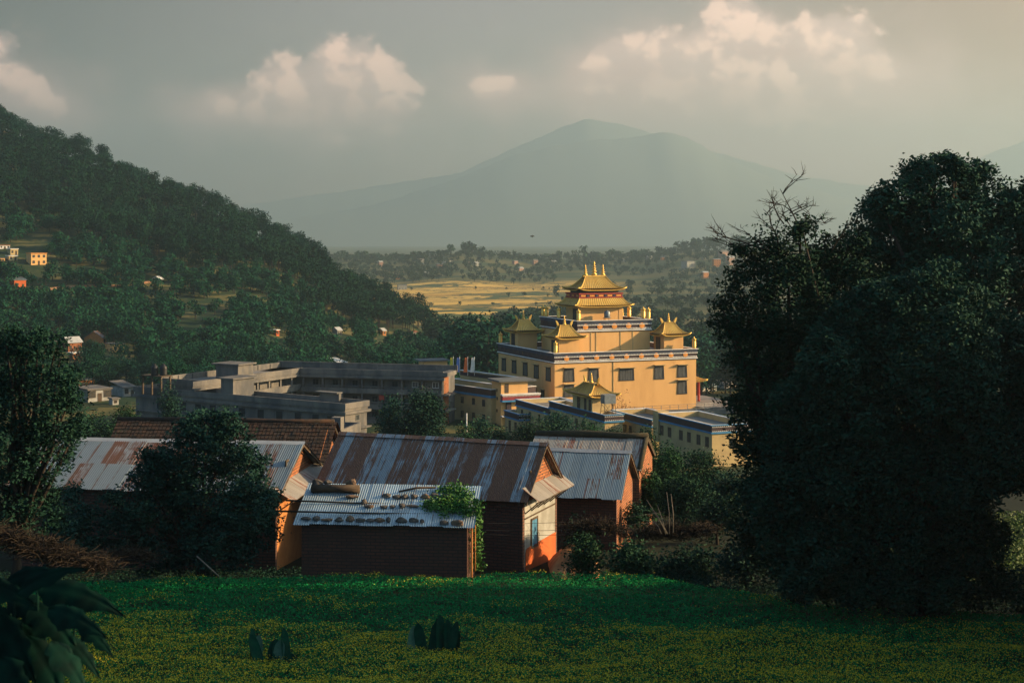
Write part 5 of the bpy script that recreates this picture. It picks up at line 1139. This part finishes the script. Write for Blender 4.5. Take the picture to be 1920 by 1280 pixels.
TB = [(785, 735, 185, 135, 100, 'leaf_near', 'dark dense rounded tree in front of the galleried concrete wing', 1.5), (738, 745, 188, 60, 80, 'leaf_near', 'smaller dark tree at the left of the dense rounded tree', 1.3), (905, 782, 215, 60, 60, 'leaf_mid', 'loose green tree before the long three storey wing', .8), (935, 800, 205, 60, 50, 'leaf_mid', 'low green tree at the foot of the stair tower', .8), (1000, 785, 200, 90, 60, 'leaf_mid', 'spreading green tree before the left yellow wing', .8), (1050, 783, 205, 70, 60, 'leaf_near', 'darkest tree before the shaded yellow wing', 1.1), (1100, 790, 200, 80, 60, 'leaf_mid', 'feathery green tree below the roof pavilion', .7), (1160, 800, 198, 60, 60, 'leaf_mid', 'pale green tree between the yellow wings', .6), (870, 795, 195, 40, 40, 'leaf_mid', 'little green tree beside the white pole', .8),
      (1215, 800, 195, 50, 50, 'leaf_mid', 'thin green tree before the chimney block', .6), (318, 715, 225, 46, 90, 'leaf_near', 'tall thin tree standing against the concrete building', .9), (385, 770, 190, 70, 60, 'leaf_near', 'dark tree before the concrete building windows', .9), (425, 700 + 60, 240, 30, 60, 'leaf_near', 'narrow creeper covered tree by the concrete stair head', .5), (235, 760, 210, 90, 60, 'leaf_mid', 'olive green tree left of the concrete building', .8), (180, 778, 190, 90, 50, 'leaf_mid', 'green tree beside the left edge tree', .8), (168, 638, 505, 44, 60, 'leaf_near', 'dark rounded tree between the brick farmhouse and the yellow cottage', 1.), (205, 690, 470, 80, 50, 'leaf_near', 'dark tree just above the cream concrete house', 1.), (110, 690, 330, 70, 70, 'leaf_near', 'dark tree left of the cream concrete house', 1.), (610, 760 + 60, 140, 40, 30, 'leaf_near', 'small dark bush behind the white flat house', .9)]
for i, (px, pt, Y, wd, hp, lm, lb, dn) in enumerate(TB): bush('garden_tree', lb, px, pt, Y, wd, hp, lm, .36, 34, 200 + i, 'tree', dn=dn, spray=10, sig=.5)
sb = bush('autumn_shrub', 'sparse reddish shrub in front of the temple wall', 1165, 735, 262, 34, 30, 'leaf_mid', .3, 14, 300, 'shrub', dn=.5, spray=5, sig=.35); sb.children[0].data.materials[0] = foliage('autumn_leaves', (.10, .03, .012), (.16, .06, .02), (.22, .10, .03))
pole = MB().tube([(0, 0, 0), (0, 0, 6)], .09, 6).build('utility_pole', M['white'], None, (X_at(875, 200), 200, -(816 - 440) * 200 / F - 3)); tag(pole, 'thin pale pole among trees before the long yellow wing', 'pole')
# dry grass, straw and stalks
def straw(name, label, pts, n, L, seed, mat='straw', spread=.5, upb=.5, cat='dry grass'):
    rng = np.random.default_rng(seed); V = []; Q = []
    pts = np.array(pts); C = pts[rng.integers(0, len(pts), n)] + rng.normal(size=(n, 3)) * np.array([spread, spread * .6, spread * .25])
    d = rng.normal(size=(n, 3)); d[:, 2] = np.abs(d[:, 2]) * upb + upb * .3; d /= np.linalg.norm(d, axis=1)[:, None]
    s = np.cross(d, rng.normal(size=(n, 3))); s /= np.linalg.norm(s, axis=1)[:, None]; s *= .012
    l = (L * rng.uniform(.4, 1.2, n))[:, None]; mid = C + d * l * .5 + rng.normal(size=(n, 3)) * .04
    e = C + d * l + np.array([0, 0, -1]) * l * .15
    V = np.stack([C - s, C + s, mid + s, mid - s, mid - s, mid + s, e + s * .5, e - s * .5], 1).reshape(-1, 3)
    i = np.arange(n) * 8; Q = np.concatenate([np.stack([i, i + 1, i + 2, i + 3], 1), np.stack([i + 4, i + 5, i + 6, i + 7], 1)])
    o = link(bpy.data.objects.new(name, mesh_np(name, V, Q, [M[mat]]))); return tag(o, label, cat)
straw('dry_grass', 'clump of pale dry grass at the bank below the green shrubs', [P(1215 + 20 * i, 1005 - 6 * (i % 3), 78) for i in range(6)], 3200, .55, 1)
straw('dry_grass', 'brown dry grass mound before the wall of the blue tin house', [P(1090 + 12 * i, 985 + 4 * abs(i - 2), 78.5) for i in range(6)], 1800, .6, 2)
straw('brush_pile', 'heap of dry brown stalks at left behind the big leaves', [P(-20 + 22 * i, 1002 + 7 * i, 57) for i in range(10)], 3600, .8, 3, spread=.42, upb=.35, cat='brush pile')
straw('dry_grass', 'faint dry grass tuft at the left end of the field', [P(225 + 14 * i, 1040 + 2 * i, 66) for i in range(4)], 700, .6, 4)
b = MB(); rng = np.random.default_rng(9)
for (x0, y0, x1, y1) in ((1255, 1000, 1250, 922), (1262, 998, 1258, 925), (1250, 1000, 1212, 936), (1248, 1002, 1232, 946), (1252, 1000, 1222, 955), (1240, 1000, 1225, 975)):
    p0, p1 = Vector(P(x0, y0, 77)), Vector(P(x1, y1, 77)); b.tube([p0, p0.lerp(p1, .5) + Vector((.06, 0, 0)), p1], [.03, .024, .012], 5)
o = b.build('bare_sapling', M['bark_pale']); tag(o, 'pale leafless sapling with thin stems rising from the dry grass', 'sapling')
o = MB().tube([P(369, 1042, 69), P(410, 1079, 68.6)], [.035, .03], 6).build('leaning_stick', M['bark_pale']); tag(o, 'pale stick leaning in the dark weeds left of the shed', 'stick')
# creeper on the shed roof
rng = np.random.default_rng(31); pts = []
for (a, c, sx, n) in ((1500, 160, 90, 260), (1620, 150, 90, 240), (1680, 215, 80, 300), (1580, 255, 130, 420), (1440, 285, 110, 320), (1660, 305, 90, 360), (1560, 345, 120, 380), (1330, 300, 70, 130), (1700, 370, 60, 240), (1480, 395, 50, 60), (1400, 330, 100, 200)):
    for i in range(n):
        x_, y_ = a + rng.normal() * sx * .55, c + rng.normal() * 22; pts.append(on_shed(*z1(min(x_, 1765), y_), abs(rng.normal()) * .12 + .05))
for i in range(1500):
    t = rng.random(); pts.append(P(*z1(1790 + rng.normal() * (24 + 10 * t), 230 + t * 680), 72.4 + rng.normal() * .25))
V, Q = leaves(np.array(pts), .13, rng, .75)
o = link(bpy.data.objects.new('creeper', mesh_np('creeper', V, Q, [M['vine']]))); tag(o, 'green creeper spilling over the shed roof and hanging down its right side', 'creeper')
b = MB()
for k in range(5): b.tube([P(*z1(1790 + k * 9, 930), 72.4), P(*z1(1775 + k * 12, 600), 72.5), P(*z1(1770 + k * 6, 220), 72.6)], .02, 5)
b.build('stem', M['bark'], o)
# earth bank beside the white house wall
n = 40; V = []; rg = random.Random(2)
for j in range(n):
    for i in range(n):
        u, v = i / (n - 1), j / (n - 1); x = 1.9 + u * 3.0 ; y = 76.4 + v * 5.5
        k = math.sin(math.pi * min(1, u * 1.05)) ** .7 * math.sin(math.pi * v) ** .5
        V.append((x, y, -18.1 + k * (1.0 + .4 * float(vnoise(x, y, .6, 3)) + .25 * float(vnoise(x, y, .22, 5)))))
o = MB().add(V, [(j * n + i, j * n + i + 1, j * n + n + i + 1, j * n + n + i) for j in range(n - 1) for i in range(n - 1)], 0, True).build('earth_bank', M['earth']); tag(o, kind='structure')

# --- the mustard field
rng = np.random.default_rng(5)
def field_edge(X): return lerp(X, [(-30, 68.4), (-18.6, 69.2), (-14, 70.0), (2, 70.4), (4.3, 70.2), (6.5, 70.1), (10.6, 66.8), (12.5, 65.0), (16, 64.2), (23, 63.4), (40, 62)])
N = 330000; X = rng.uniform(-27, 27, N); Y = rng.uniform(51.2, 70.6, N)
k = (np.abs(X) < .36 * Y + 2.5) & (Y < field_edge(X) + (vnoise(X, Y, 1.4, 2) - .5) * .5)
X, Y = X[k], Y[k]; patch = .5 * vnoise(X, Y * 1.6, 2.6, 12) + .3 * vnoise(X, Y * 1.4, .9, 14) + .2 * vnoise(X, Y, .35, 15)
H = .30 + .42 * patch + .12 * vnoise(X, Y, 5, 3); H = H * np.clip(.55 + (field_edge(X) - Y) / 1.2, .55, 1)
Zg = gz(X, Y)
hz_ = Zg + H * (1 - .45 * rng.random(len(X)) ** 2)
V1, Q1 = leaves(np.stack([X, Y, hz_], 1), .095, rng, .45, up=.2)
# flowers: thicker near the camera and in patches
bloom = np.clip((61.8 - Y) / 7.5, -.15, .75) + (patch - .5) * 1.5 + .05 + .25 * np.clip((-4 - X) / 12, 0, 1) * np.clip((66 - Y) / 6, 0, 1) + .12 * (vnoise(X, Y * 1.5, 4, 7) - .5)
bloom = bloom - .35 * np.exp(-((X - 4) / 7) ** 2 - ((Y - 66.5) / 3.2) ** 2)
f = rng.random(len(X)) < np.clip(bloom * 1.3, .012, .95) * .8
FX = np.stack([X[f], Y[f], Zg[f] + H[f] + rng.uniform(.0, .12, f.sum())], 1)
V2, Q2 = leaves(FX, .052, rng, .9, up=.5)
o = link(bpy.data.objects.new('mustard_crop', mesh_np('mustard_crop', np.concatenate([V1, V2]), np.concatenate([Q1, Q2 + len(V1)]), [M['mustard_leaf'], M['mustard_flower']], np.concatenate([np.zeros(len(Q1)), np.ones(len(Q2))]))))
tag(o, 'flowering mustard crop covering the shaded foreground field', 'crop', kind='stuff')
N = 60000; X = rng.uniform(2, 27, N); Y = rng.uniform(61, 71.5, N); k = (Y > field_edge(X) + .15) & (Y < 71.5); X, Y = X[k], Y[k]
V3, Q3 = leaves(np.stack([X, Y, gz(X, Y) + rng.random(len(X)) ** 2 * (.1 + .5 * vnoise(X, Y, 1.6, 3))], 1), .11, rng, .5, up=.2)
X = rng.uniform(-27, 2.5, 40000); Y = rng.uniform(68.2, 73.5, 40000); X = np.concatenate([X, rng.uniform(-27, -7, 40000)]); Y = np.concatenate([Y, rng.uniform(68.4, 78, 40000)]); k = (Y > field_edge(X) + .1); X, Y = X[k], Y[k]
V4, Q4 = leaves(np.stack([X, Y, gz(X, Y) + rng.random(len(X)) ** 2 * (.1 + .5 * vnoise(X, Y, 1.6, 4))], 1), .11, rng, .5, up=.2)
o = link(bpy.data.objects.new('weeds', mesh_np('weeds', np.concatenate([V3, V4]), np.concatenate([Q3, Q4 + len(V3)]), [M['leaf_near']]))); tag(o, 'dark weeds between field and trees', 'weeds', kind='stuff')
# sunlit grass seen under the big tree at the right
X = rng.uniform(21, 40, 60000); Y = rng.uniform(74, 100, 60000)
V5, Q5 = leaves(np.stack([X, Y, gz(X, Y) + rng.random(len(X)) * (.3 + .5 * vnoise(X, Y, 3, 3))], 1), .16, rng, .5, up=.2)
o = link(bpy.data.objects.new('meadow_grass', mesh_np('meadow_grass', V5, Q5, [foliage('sunlit_grass', (.03, .085, .010), (.06, .13, .014), (.12, .16, .02))]))); tag(o, 'sunlit grass beyond the big tree', 'grass', kind='stuff')
# paddle leaved plants standing in the field
def paddle(b, base, h, w, lean, seed):
    rg = random.Random(seed); n = 8; ax = Vector((math.cos(lean[0]) * lean[1], math.sin(lean[0]) * lean[1], 1)).normalized(); sd = ax.cross(Vector((rg.uniform(-.7, .7), -1, .1))).normalized(); nn = ax.cross(sd)
    vs = []; fs = []
    for j in range(n + 1):
        t = j / n; ww = 1.05 * w * (max(0, 1 - abs(1.9 * (t * .99) ** 1.15 - .9) ** 3.2) ** .55 * .46 + .02 * (1 - t)); c = Vector(base) + ax * h * t + nn * .16 * h * t * t
        vs += [c - sd * ww, c + nn * ww * .35, c + sd * ww]
    for j in range(n):
        for i in range(2): fs.append((j * 3 + i, j * 3 + i + 1, (j + 1) * 3 + i + 1, (j + 1) * 3 + i))
    b.add(vs, fs, 0, True)
PL = [(505, 1215, 56.0, 7, 1.5, 'broad cluster of dark upright paddle leaves in the left half of the mustard'), (822, 1203, 57.2, 9, 1.7, 'largest cluster of dark paddle leaves with one pale leaf in mid field'), (896, 1178, 59.3, 2, .55, 'pair of small dark paddle leaves right of the largest cluster'), (944, 1235, 54.8, 2, .5, 'single squat dark leaf low in the middle of the mustard'), (553, 1214, 56.0, 2, .75, 'small dark oval leaf just right of the broad leaf cluster'), (700, 1208, 56.5, 3, .5, 'low dark green tuft between the two leaf clusters')]
paddle_m = mottled('paddle_leaf', (.003, .034, .020), (.006, .052, .028), 3.0, .85, spec=.04)
pale = mottled('pale_broad_leaf', (.05, .13, .08), (.08, .17, .11), 5, .7, spec=.1)
for i, (px, py, Y, n, h, lb) in enumerate(PL):
    base = (X_at(px, Y), Y, gz1(X_at(px, Y), Y) + .05); o = thing('broad_leaf_plant', lb, 'plant', base); rg = random.Random(40 + i)
    for q in range(n):
        b = MB(); off = (q - (n - 1) / 2) * (.19 if n > 3 else .25) + rg.uniform(-.12, .12); hh = h * rg.uniform(.72, 1.08)
        paddle(b, (0, 0, 0), hh, rg.uniform(.30, .50) * min(1, h), (rg.uniform(0, 6.28), rg.uniform(.05, .25)), q + i * 10)
        pl_ = (i == 1 and q == 0) or (i == 0 and q in (1, 4)); b.build('leaf', pale if pl_ else paddle_m, o, (off - (.35 if (i == 1 and q == 0) else 0), rg.uniform(-.2, .2), 0))
# the large leaved plant close to the camera
base = (X_at(60, 7.2), 7.2, gz1(X_at(60, 7.2), 7.2)); np_ = thing('broad_leaf_plant', 'large dark plant with drooping torn leaves close by at bottom left', 'plant', base)
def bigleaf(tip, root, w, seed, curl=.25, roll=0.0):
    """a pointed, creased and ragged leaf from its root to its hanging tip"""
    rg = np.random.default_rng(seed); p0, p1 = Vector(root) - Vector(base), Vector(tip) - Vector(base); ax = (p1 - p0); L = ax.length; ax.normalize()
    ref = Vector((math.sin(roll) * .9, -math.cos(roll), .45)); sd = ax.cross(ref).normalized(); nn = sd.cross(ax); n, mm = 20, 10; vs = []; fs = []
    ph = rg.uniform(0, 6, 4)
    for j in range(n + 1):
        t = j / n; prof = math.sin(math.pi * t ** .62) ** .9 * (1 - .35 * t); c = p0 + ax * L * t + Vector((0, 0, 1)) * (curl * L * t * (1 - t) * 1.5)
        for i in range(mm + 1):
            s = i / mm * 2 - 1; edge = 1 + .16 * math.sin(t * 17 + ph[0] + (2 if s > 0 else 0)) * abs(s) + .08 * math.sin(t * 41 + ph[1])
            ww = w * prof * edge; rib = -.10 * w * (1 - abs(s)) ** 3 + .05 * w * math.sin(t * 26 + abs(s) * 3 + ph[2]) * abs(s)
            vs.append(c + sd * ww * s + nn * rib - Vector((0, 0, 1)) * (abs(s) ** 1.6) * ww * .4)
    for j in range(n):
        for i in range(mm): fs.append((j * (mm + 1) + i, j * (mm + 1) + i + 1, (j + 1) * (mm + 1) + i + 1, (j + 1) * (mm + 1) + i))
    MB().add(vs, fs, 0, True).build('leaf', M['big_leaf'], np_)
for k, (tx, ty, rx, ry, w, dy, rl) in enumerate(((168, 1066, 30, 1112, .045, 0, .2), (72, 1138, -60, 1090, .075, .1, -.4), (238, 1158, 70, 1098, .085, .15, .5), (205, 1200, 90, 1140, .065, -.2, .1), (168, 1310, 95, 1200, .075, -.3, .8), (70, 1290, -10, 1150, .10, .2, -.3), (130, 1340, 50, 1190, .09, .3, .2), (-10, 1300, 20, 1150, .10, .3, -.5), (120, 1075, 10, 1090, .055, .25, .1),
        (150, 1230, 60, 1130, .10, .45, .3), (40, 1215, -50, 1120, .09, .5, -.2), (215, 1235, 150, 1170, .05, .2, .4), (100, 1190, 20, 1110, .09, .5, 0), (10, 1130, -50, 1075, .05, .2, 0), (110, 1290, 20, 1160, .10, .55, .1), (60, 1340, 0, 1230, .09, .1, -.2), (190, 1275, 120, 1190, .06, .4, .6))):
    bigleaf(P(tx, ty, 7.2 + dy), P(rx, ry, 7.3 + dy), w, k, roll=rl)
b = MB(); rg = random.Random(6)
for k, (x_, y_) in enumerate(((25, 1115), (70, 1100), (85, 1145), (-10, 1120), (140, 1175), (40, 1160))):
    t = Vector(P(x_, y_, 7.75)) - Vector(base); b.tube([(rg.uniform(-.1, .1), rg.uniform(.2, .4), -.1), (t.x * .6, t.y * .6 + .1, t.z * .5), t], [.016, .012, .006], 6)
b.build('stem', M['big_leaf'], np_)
o = MB().tube([P(225, 1275, 6.5), P(265, 1245, 6.5), P(280, 1236, 6.5)], [.03, .035, .05], 8).build('stump', M['bark'], np_)

# --- trees of the hillsides: a few kinds, copied
def hill_tree(kind, seed, h, r, n, size):
    """leaf clumps through a few lobes over a bare trunk, about h metres tall, as one mesh"""
    rng = np.random.default_rng(seed); lb = []
    if kind == 'pine':
        for i in range(6):
            t = rng.uniform(.50, .90); a = rng.uniform(0, 6.28); q = r * rng.uniform(.25, .7); lb.append((q * math.cos(a), q * math.sin(a), h * t, r * .58, r * .58, h * .12))
        lb.append((0, 0, h * .86, r * .62, r * .62, h * .13))
    else:
        for i in range(7):
            t = rng.uniform(.35, .8); a = rng.uniform(0, 6.28); q = r * rng.uniform(.2, .6); lb.append((q * math.cos(a), q * math.sin(a), h * t, r * .55, r * .55, h * .2))
        lb.append((0, 0, h * .78, r * .5, r * .5, h * .22))
    C = lobe_points(lb, 60, 5, rng, .6, .28)
    C = C[rng.permutation(len(C))[:n]]; V, Q = leaves(C, size, rng, .8, up=.3); mi = np.zeros(len(Q))
    m_ = 5; tv = []
    for (z, rr) in ((-1.5, .24), (h * .45, .17), (h * .85, .06)):
        tv += [(rr * math.cos(2 * math.pi * i / m_), rr * math.sin(2 * math.pi * i / m_), z) for i in range(m_)]
    tq = [(k * m_ + i, k * m_ + (i + 1) % m_, (k + 1) * m_ + (i + 1) % m_, (k + 1) * m_ + i) for k in range(2) for i in range(m_)]
    return np.concatenate([V, np.array(tv)]), np.concatenate([Q, np.array(tq) + len(V)]), np.concatenate([mi, np.ones(len(tq))])
KB = [hill_tree('broad', 50 + i, 9 + (i % 3) * 1.5, 3.6 + .5 * (i % 2), 1000, .60) for i in range(6)]
KP = [hill_tree('pine', 70 + i, 13 + (i % 3) * 1.5, 3.9 + .5 * (i % 2), 800, .68) for i in range(6)]
KS = [hill_tree('broad', 90 + i, 9, 3.8, 330, 1.0) for i in range(4)]; KSP = [hill_tree('pine', 95 + i, 13.5, 4.0, 320, 1.05) for i in range(4)]
MBR = [mesh_np('hillside_tree', *k[:2], [M['leaf_hill'], M['bark']], k[2]) for k in KB]; MPI = [mesh_np('pine_tree', *k[:2], [M['leaf_pine'], M['bark']], k[2]) for k in KP]
rng = np.random.default_rng(21)
sp = 7.0; gx_, gy_ = np.meshgrid(np.arange(-420, 10, sp), np.arange(400, 1030, sp)); X = gx_.ravel() + rng.uniform(-.5, .5, gx_.size) * sp * 1.2; Y = gy_.ravel() + rng.uniform(-.5, .5, gx_.size) * sp * 1.2
hz1, s_, px_ = hill_z(X, Y); Z = gz(X, Y)
k = (px_ > -70) & (px_ < 900) & (s_ < 1.03) & (Z <= np.maximum(hz1, lerp(Y, VAL)) + 3)
row = 440 - Z * F / Y
HOUSES = [(73, 497), (25, 490), (6, 470), (38, 541), (303, 530), (141, 668), (120, 660), (222, 660), (196, 650), (187, 752), (163, 735), (243, 743), (217, 759), (643, 688), (521, 630), (637, 628), (721, 629), (778, 629), (668, 528)]
for (hx, hy) in HOUSES:                        # clearings: nothing tall directly in front of a house
    k &= ~((np.abs(px_ - hx) < (14 if hy < 640 else 24) + 2.2 * F / Y) & (row > hy - 3) & (row < hy + 7.5 * F / Y))
clear = vnoise(X, Y, 42, 33) * .6 + vnoise(X, Y, 18, 34) * .4
open_ = np.exp(-((px_ - 380) / 70) ** 2 - ((row - 590) / 45) ** 2) * .34 + np.exp(-((px_ - 60) / 120) ** 2 - ((row - 430) / 60) ** 2) * .16 + np.exp(-((px_ - 740) / 60) ** 2 - ((row - 640) / 30) ** 2) * .22
k &= (clear + open_ < .77) | (s_ > .72)
X, Y, Z, s_, px_, row = X[k], Y[k], Z[k], s_[k], px_[k], row[k]
pine = (s_ + (vnoise(X, Y, 40, 9) - .5) * .3 > .60)
def put_tree(meshes, i, x, y, z, name, label, group, sc=1.0, cat='tree'):
    rg = random.Random(int(i) * 7 + int(x)); o = place(meshes[rg.randrange(len(meshes))], name, None, (x, y, z - .3), rg.uniform(0, 6.28), sc * rg.uniform(.8, 1.25)); return tag(o, label, cat, group)
vis = np.zeros(len(X), bool)
ip = np.where(pine)[0]; ip = ip[np.argsort(-s_[ip])][:230]; ib = np.where(~pine)[0]; ib = ib[np.argsort(Y[ib])][:270]
for i in ip: put_tree(MPI, i, X[i], Y[i], Z[i], 'pine_tree', 'dark pine standing among others along the crest of the left hill', 'pines along the crest of the left hill', 1.0); vis[i] = True
for i in ib: put_tree(MBR, i, X[i], Y[i], Z[i], 'hillside_tree', 'rounded green tree among others on the lower slope of the left hill', 'rounded trees on the lower slope of the left hill', .82 if Y[i] < 600 else .95); vis[i] = True
for (px, py, Y_, sc) in ((288, 352, 955, .95), (280, 350, 955, .7), (336, 372, 955, 1.0), (347, 372, 955, .8), (634, 522, 890, .75), (18, 240, 1000, 1.1), (605, 500, 900, .9)):
    x, y, z = P(px, py, Y_); put_tree(MPI, px, x, y, gz1(x, y) + 1, 'pine_tree', 'dark pine standing among others along the crest of the left hill', 'pines along the crest of the left hill', sc)
def mass(name, label, X, Y, Z, kinds, mats, seed, sc=1.0, cat='woods'):
    rng = np.random.default_rng(seed); VV = []; QQ = []; MM = []; o = 0
    for x, y, z in zip(X, Y, Z):
        V, Q, mi = kinds[rng.integers(len(kinds))]; a = rng.uniform(0, 6.28); s = sc * rng.uniform(.75, 1.3); c_, n_ = math.cos(a) * s, math.sin(a) * s
        VV.append(np.stack([V[:, 0] * c_ - V[:, 1] * n_ + x, V[:, 0] * n_ + V[:, 1] * c_ + y, V[:, 2] * s * rng.uniform(.85, 1.15) + z - .3], 1)); QQ.append(Q + o); MM.append(mi); o += len(V)
    ob = link(bpy.data.objects.new(name, mesh_np(name, np.concatenate(VV), np.concatenate(QQ), mats, np.concatenate(MM)))); return tag(ob, label, cat, kind='stuff')
r1 = pine & ~vis; r2 = ~pine & ~vis
mass('pine_woods', 'pine woods covering the upper left hill', X[r1], Y[r1], Z[r1], KSP, [M['leaf_pine'], M['bark']], 1)
mass('hillside_woods', 'mixed woods covering the lower left hill', X[r2], Y[r2], Z[r2], KS, [M['leaf_hill'], M['bark']], 2, .9)
print('hill trees', len(X), pine.sum(), r1.sum(), r2.sum())
# --- trees round the temple
rng = np.random.default_rng(8)
def scatter(n, px0, px1, y0, y1, label, group, sc, name='valley_tree', keep=None):
    for i in range(n):
        px, Y = rng.uniform(px0, px1), rng.uniform(y0, y1)
        x = X_at(px, Y)
        if keep is not None and not keep(px, Y): continue
        rw = 440 - gz1(x, Y) * F / Y
        if any(abs(px - hx) < (14 if hy < 640 else 24) + 2.2 * F / Y and hy - 3 < rw < hy + 8 * F / Y for hx, hy in HOUSES): continue
        put_tree(MBR, i + int(px0), x, Y, gz1(x, Y), name, label, group, sc)
scatter(95, 1175, 1480, 440, 660, 'dark green tree of the grove behind the right side of the temple', 'grove behind the right side of the temple', 1.6)
scatter(45, 850, 1010, 420, 560, 'dark green tree of the grove behind the left side of the temple', 'grove behind the left side of the temple', 1.9)
scatter(40, 600, 880, 350, 470, 'green tree of the wooded dip behind the concrete building', 'trees of the wooded dip behind the concrete building', .9)
scatter(30, 1330, 1500, 300, 420, 'green tree seen through the branches right of the temple', 'trees seen through the branches right of the temple', .75, keep=lambda px, Y: px > 1405 or Y > 395)
scatter(26, 120, 560, 320, 410, 'dark tree of the belt behind the concrete building roof', 'belt of trees behind the concrete building roof', .75, keep=lambda px, Y: Y > 345 or px > 270)
scatter(40, 930, 1065, 700, 1000, 'tree of the diagonal belt climbing beside the rice plots', 'diagonal belt of trees beside the rice plots', 1.0, keep=lambda px, Y: Y < 1350 - (1080 - px) * 4)
# --- the far side of the valley
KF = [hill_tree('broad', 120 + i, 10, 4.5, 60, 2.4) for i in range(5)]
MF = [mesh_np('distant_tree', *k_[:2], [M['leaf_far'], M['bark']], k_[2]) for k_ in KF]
rng = np.random.default_rng(18)
for i in range(150):
    px = rng.uniform(612, 1400); Y = rng.uniform(2440, 2560); x = X_at(px, Y); big = 1.25 + .7 * math.exp(-((px - 875) / 40) ** 2) + .6 * (px > 1270) + .3 * rng.random()
    put_tree(MF, i, x, Y, gz1(x, Y), 'distant_tree', 'hazy tree of the line along the far ridge', 'line of hazy trees along the far ridge', big)
for px, lb, sc in ((1079, 'tall slim hazy tree left of the pair over the ridge', 2.0), (1094, 'tallest hazy tree of the pair standing over the far ridge', 2.6), (965, 'lone hazy tree with a bare stem on the far ridge', 1.6), (1047, 'rounded hazy tree left of the tall pair', 2.0)):
    x = X_at(px, 2470); o = place(MF[px % 5], 'distant_tree', None, (x, 2470, gz1(x, 2470)), px, (sc * .75, sc * .75, sc * 1.15)); tag(o, lb, 'tree')
n = 1500; px = rng.uniform(560, 1520, n); Y = rng.uniform(1960, 2640, n); X = X_at(px, Y); d_ = vnoise(X, Y * 1.5, 130, 4) * .6 + vnoise(X, Y, 45, 6) * .4
k = (d_ > .43 - .10 * (px > 1250) - .12 * (px < 800) + .05 * ((px > 1000) & (px < 1200)))
px2 = rng.uniform(1040, 1560, 900); Y2 = rng.uniform(900, 1950, 900); X2 = X_at(px2, Y2); k2 = vnoise(X2, Y2, 80, 4) > .55
px3 = rng.uniform(930, 1060, 90); Y3 = rng.uniform(1000, 1150, 90); X3 = X_at(px3, Y3)
Xm = np.concatenate([X[k], X2[k2], X3]); Ym = np.concatenate([Y[k], Y2[k2], Y3])
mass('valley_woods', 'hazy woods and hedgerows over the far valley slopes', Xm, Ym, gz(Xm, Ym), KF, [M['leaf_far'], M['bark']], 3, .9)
X = rng.uniform(-190, 70, 500); Y = rng.uniform(1150, 1900, 500); k = (np.abs(np.sin(Y / 62)) < .16) & (vnoise(X, Y, 60, 2) > .4)
mass('hedgerow', 'low hedges between the golden rice plots', X[k], Y[k], gz(X[k], Y[k]), KF, [M['leaf_far'], M['bark']], 4, .45, 'hedge')
# sandy track across the hillside
V = []; fs = []
for i, (px, py) in enumerate(((95, 545), (130, 541), (170, 540), (205, 541), (235, 538), (262, 535), (285, 531))):
    Y_ = hit(px, py, 700); x = X_at(px, Y_); V += [(x, Y_, gz1(x, Y_) + .3), (x - 1.2, Y_ + 3.2, gz1(x - 1.2, Y_ + 3.2) + .5)]
    if i: fs.append((2 * i - 2, 2 * i, 2 * i + 1, 2 * i - 1))
o = MB().add(V, fs).build('path', M['earth']); tag(o, kind='structure')
# bright crop field right of the temple
b = MB(); xs_ = np.linspace(X_at(1352, 380), X_at(1440, 380), 12); yy_ = np.linspace(345, 392, 8); V = [(x + (y - 370) * .1, y, gz1(x, y) + .25) for y in yy_ for x in xs_]
o = b.add(V, [(j * 12 + i, j * 12 + i + 1, j * 12 + 13 + i, j * 12 + 12 + i) for j in range(7) for i in range(11)], 0, True).build('crop_field', mottled('bright_crop', (.16, .24, .02), (.26, .30, .03), .4, .95)); tag(o, kind='structure')
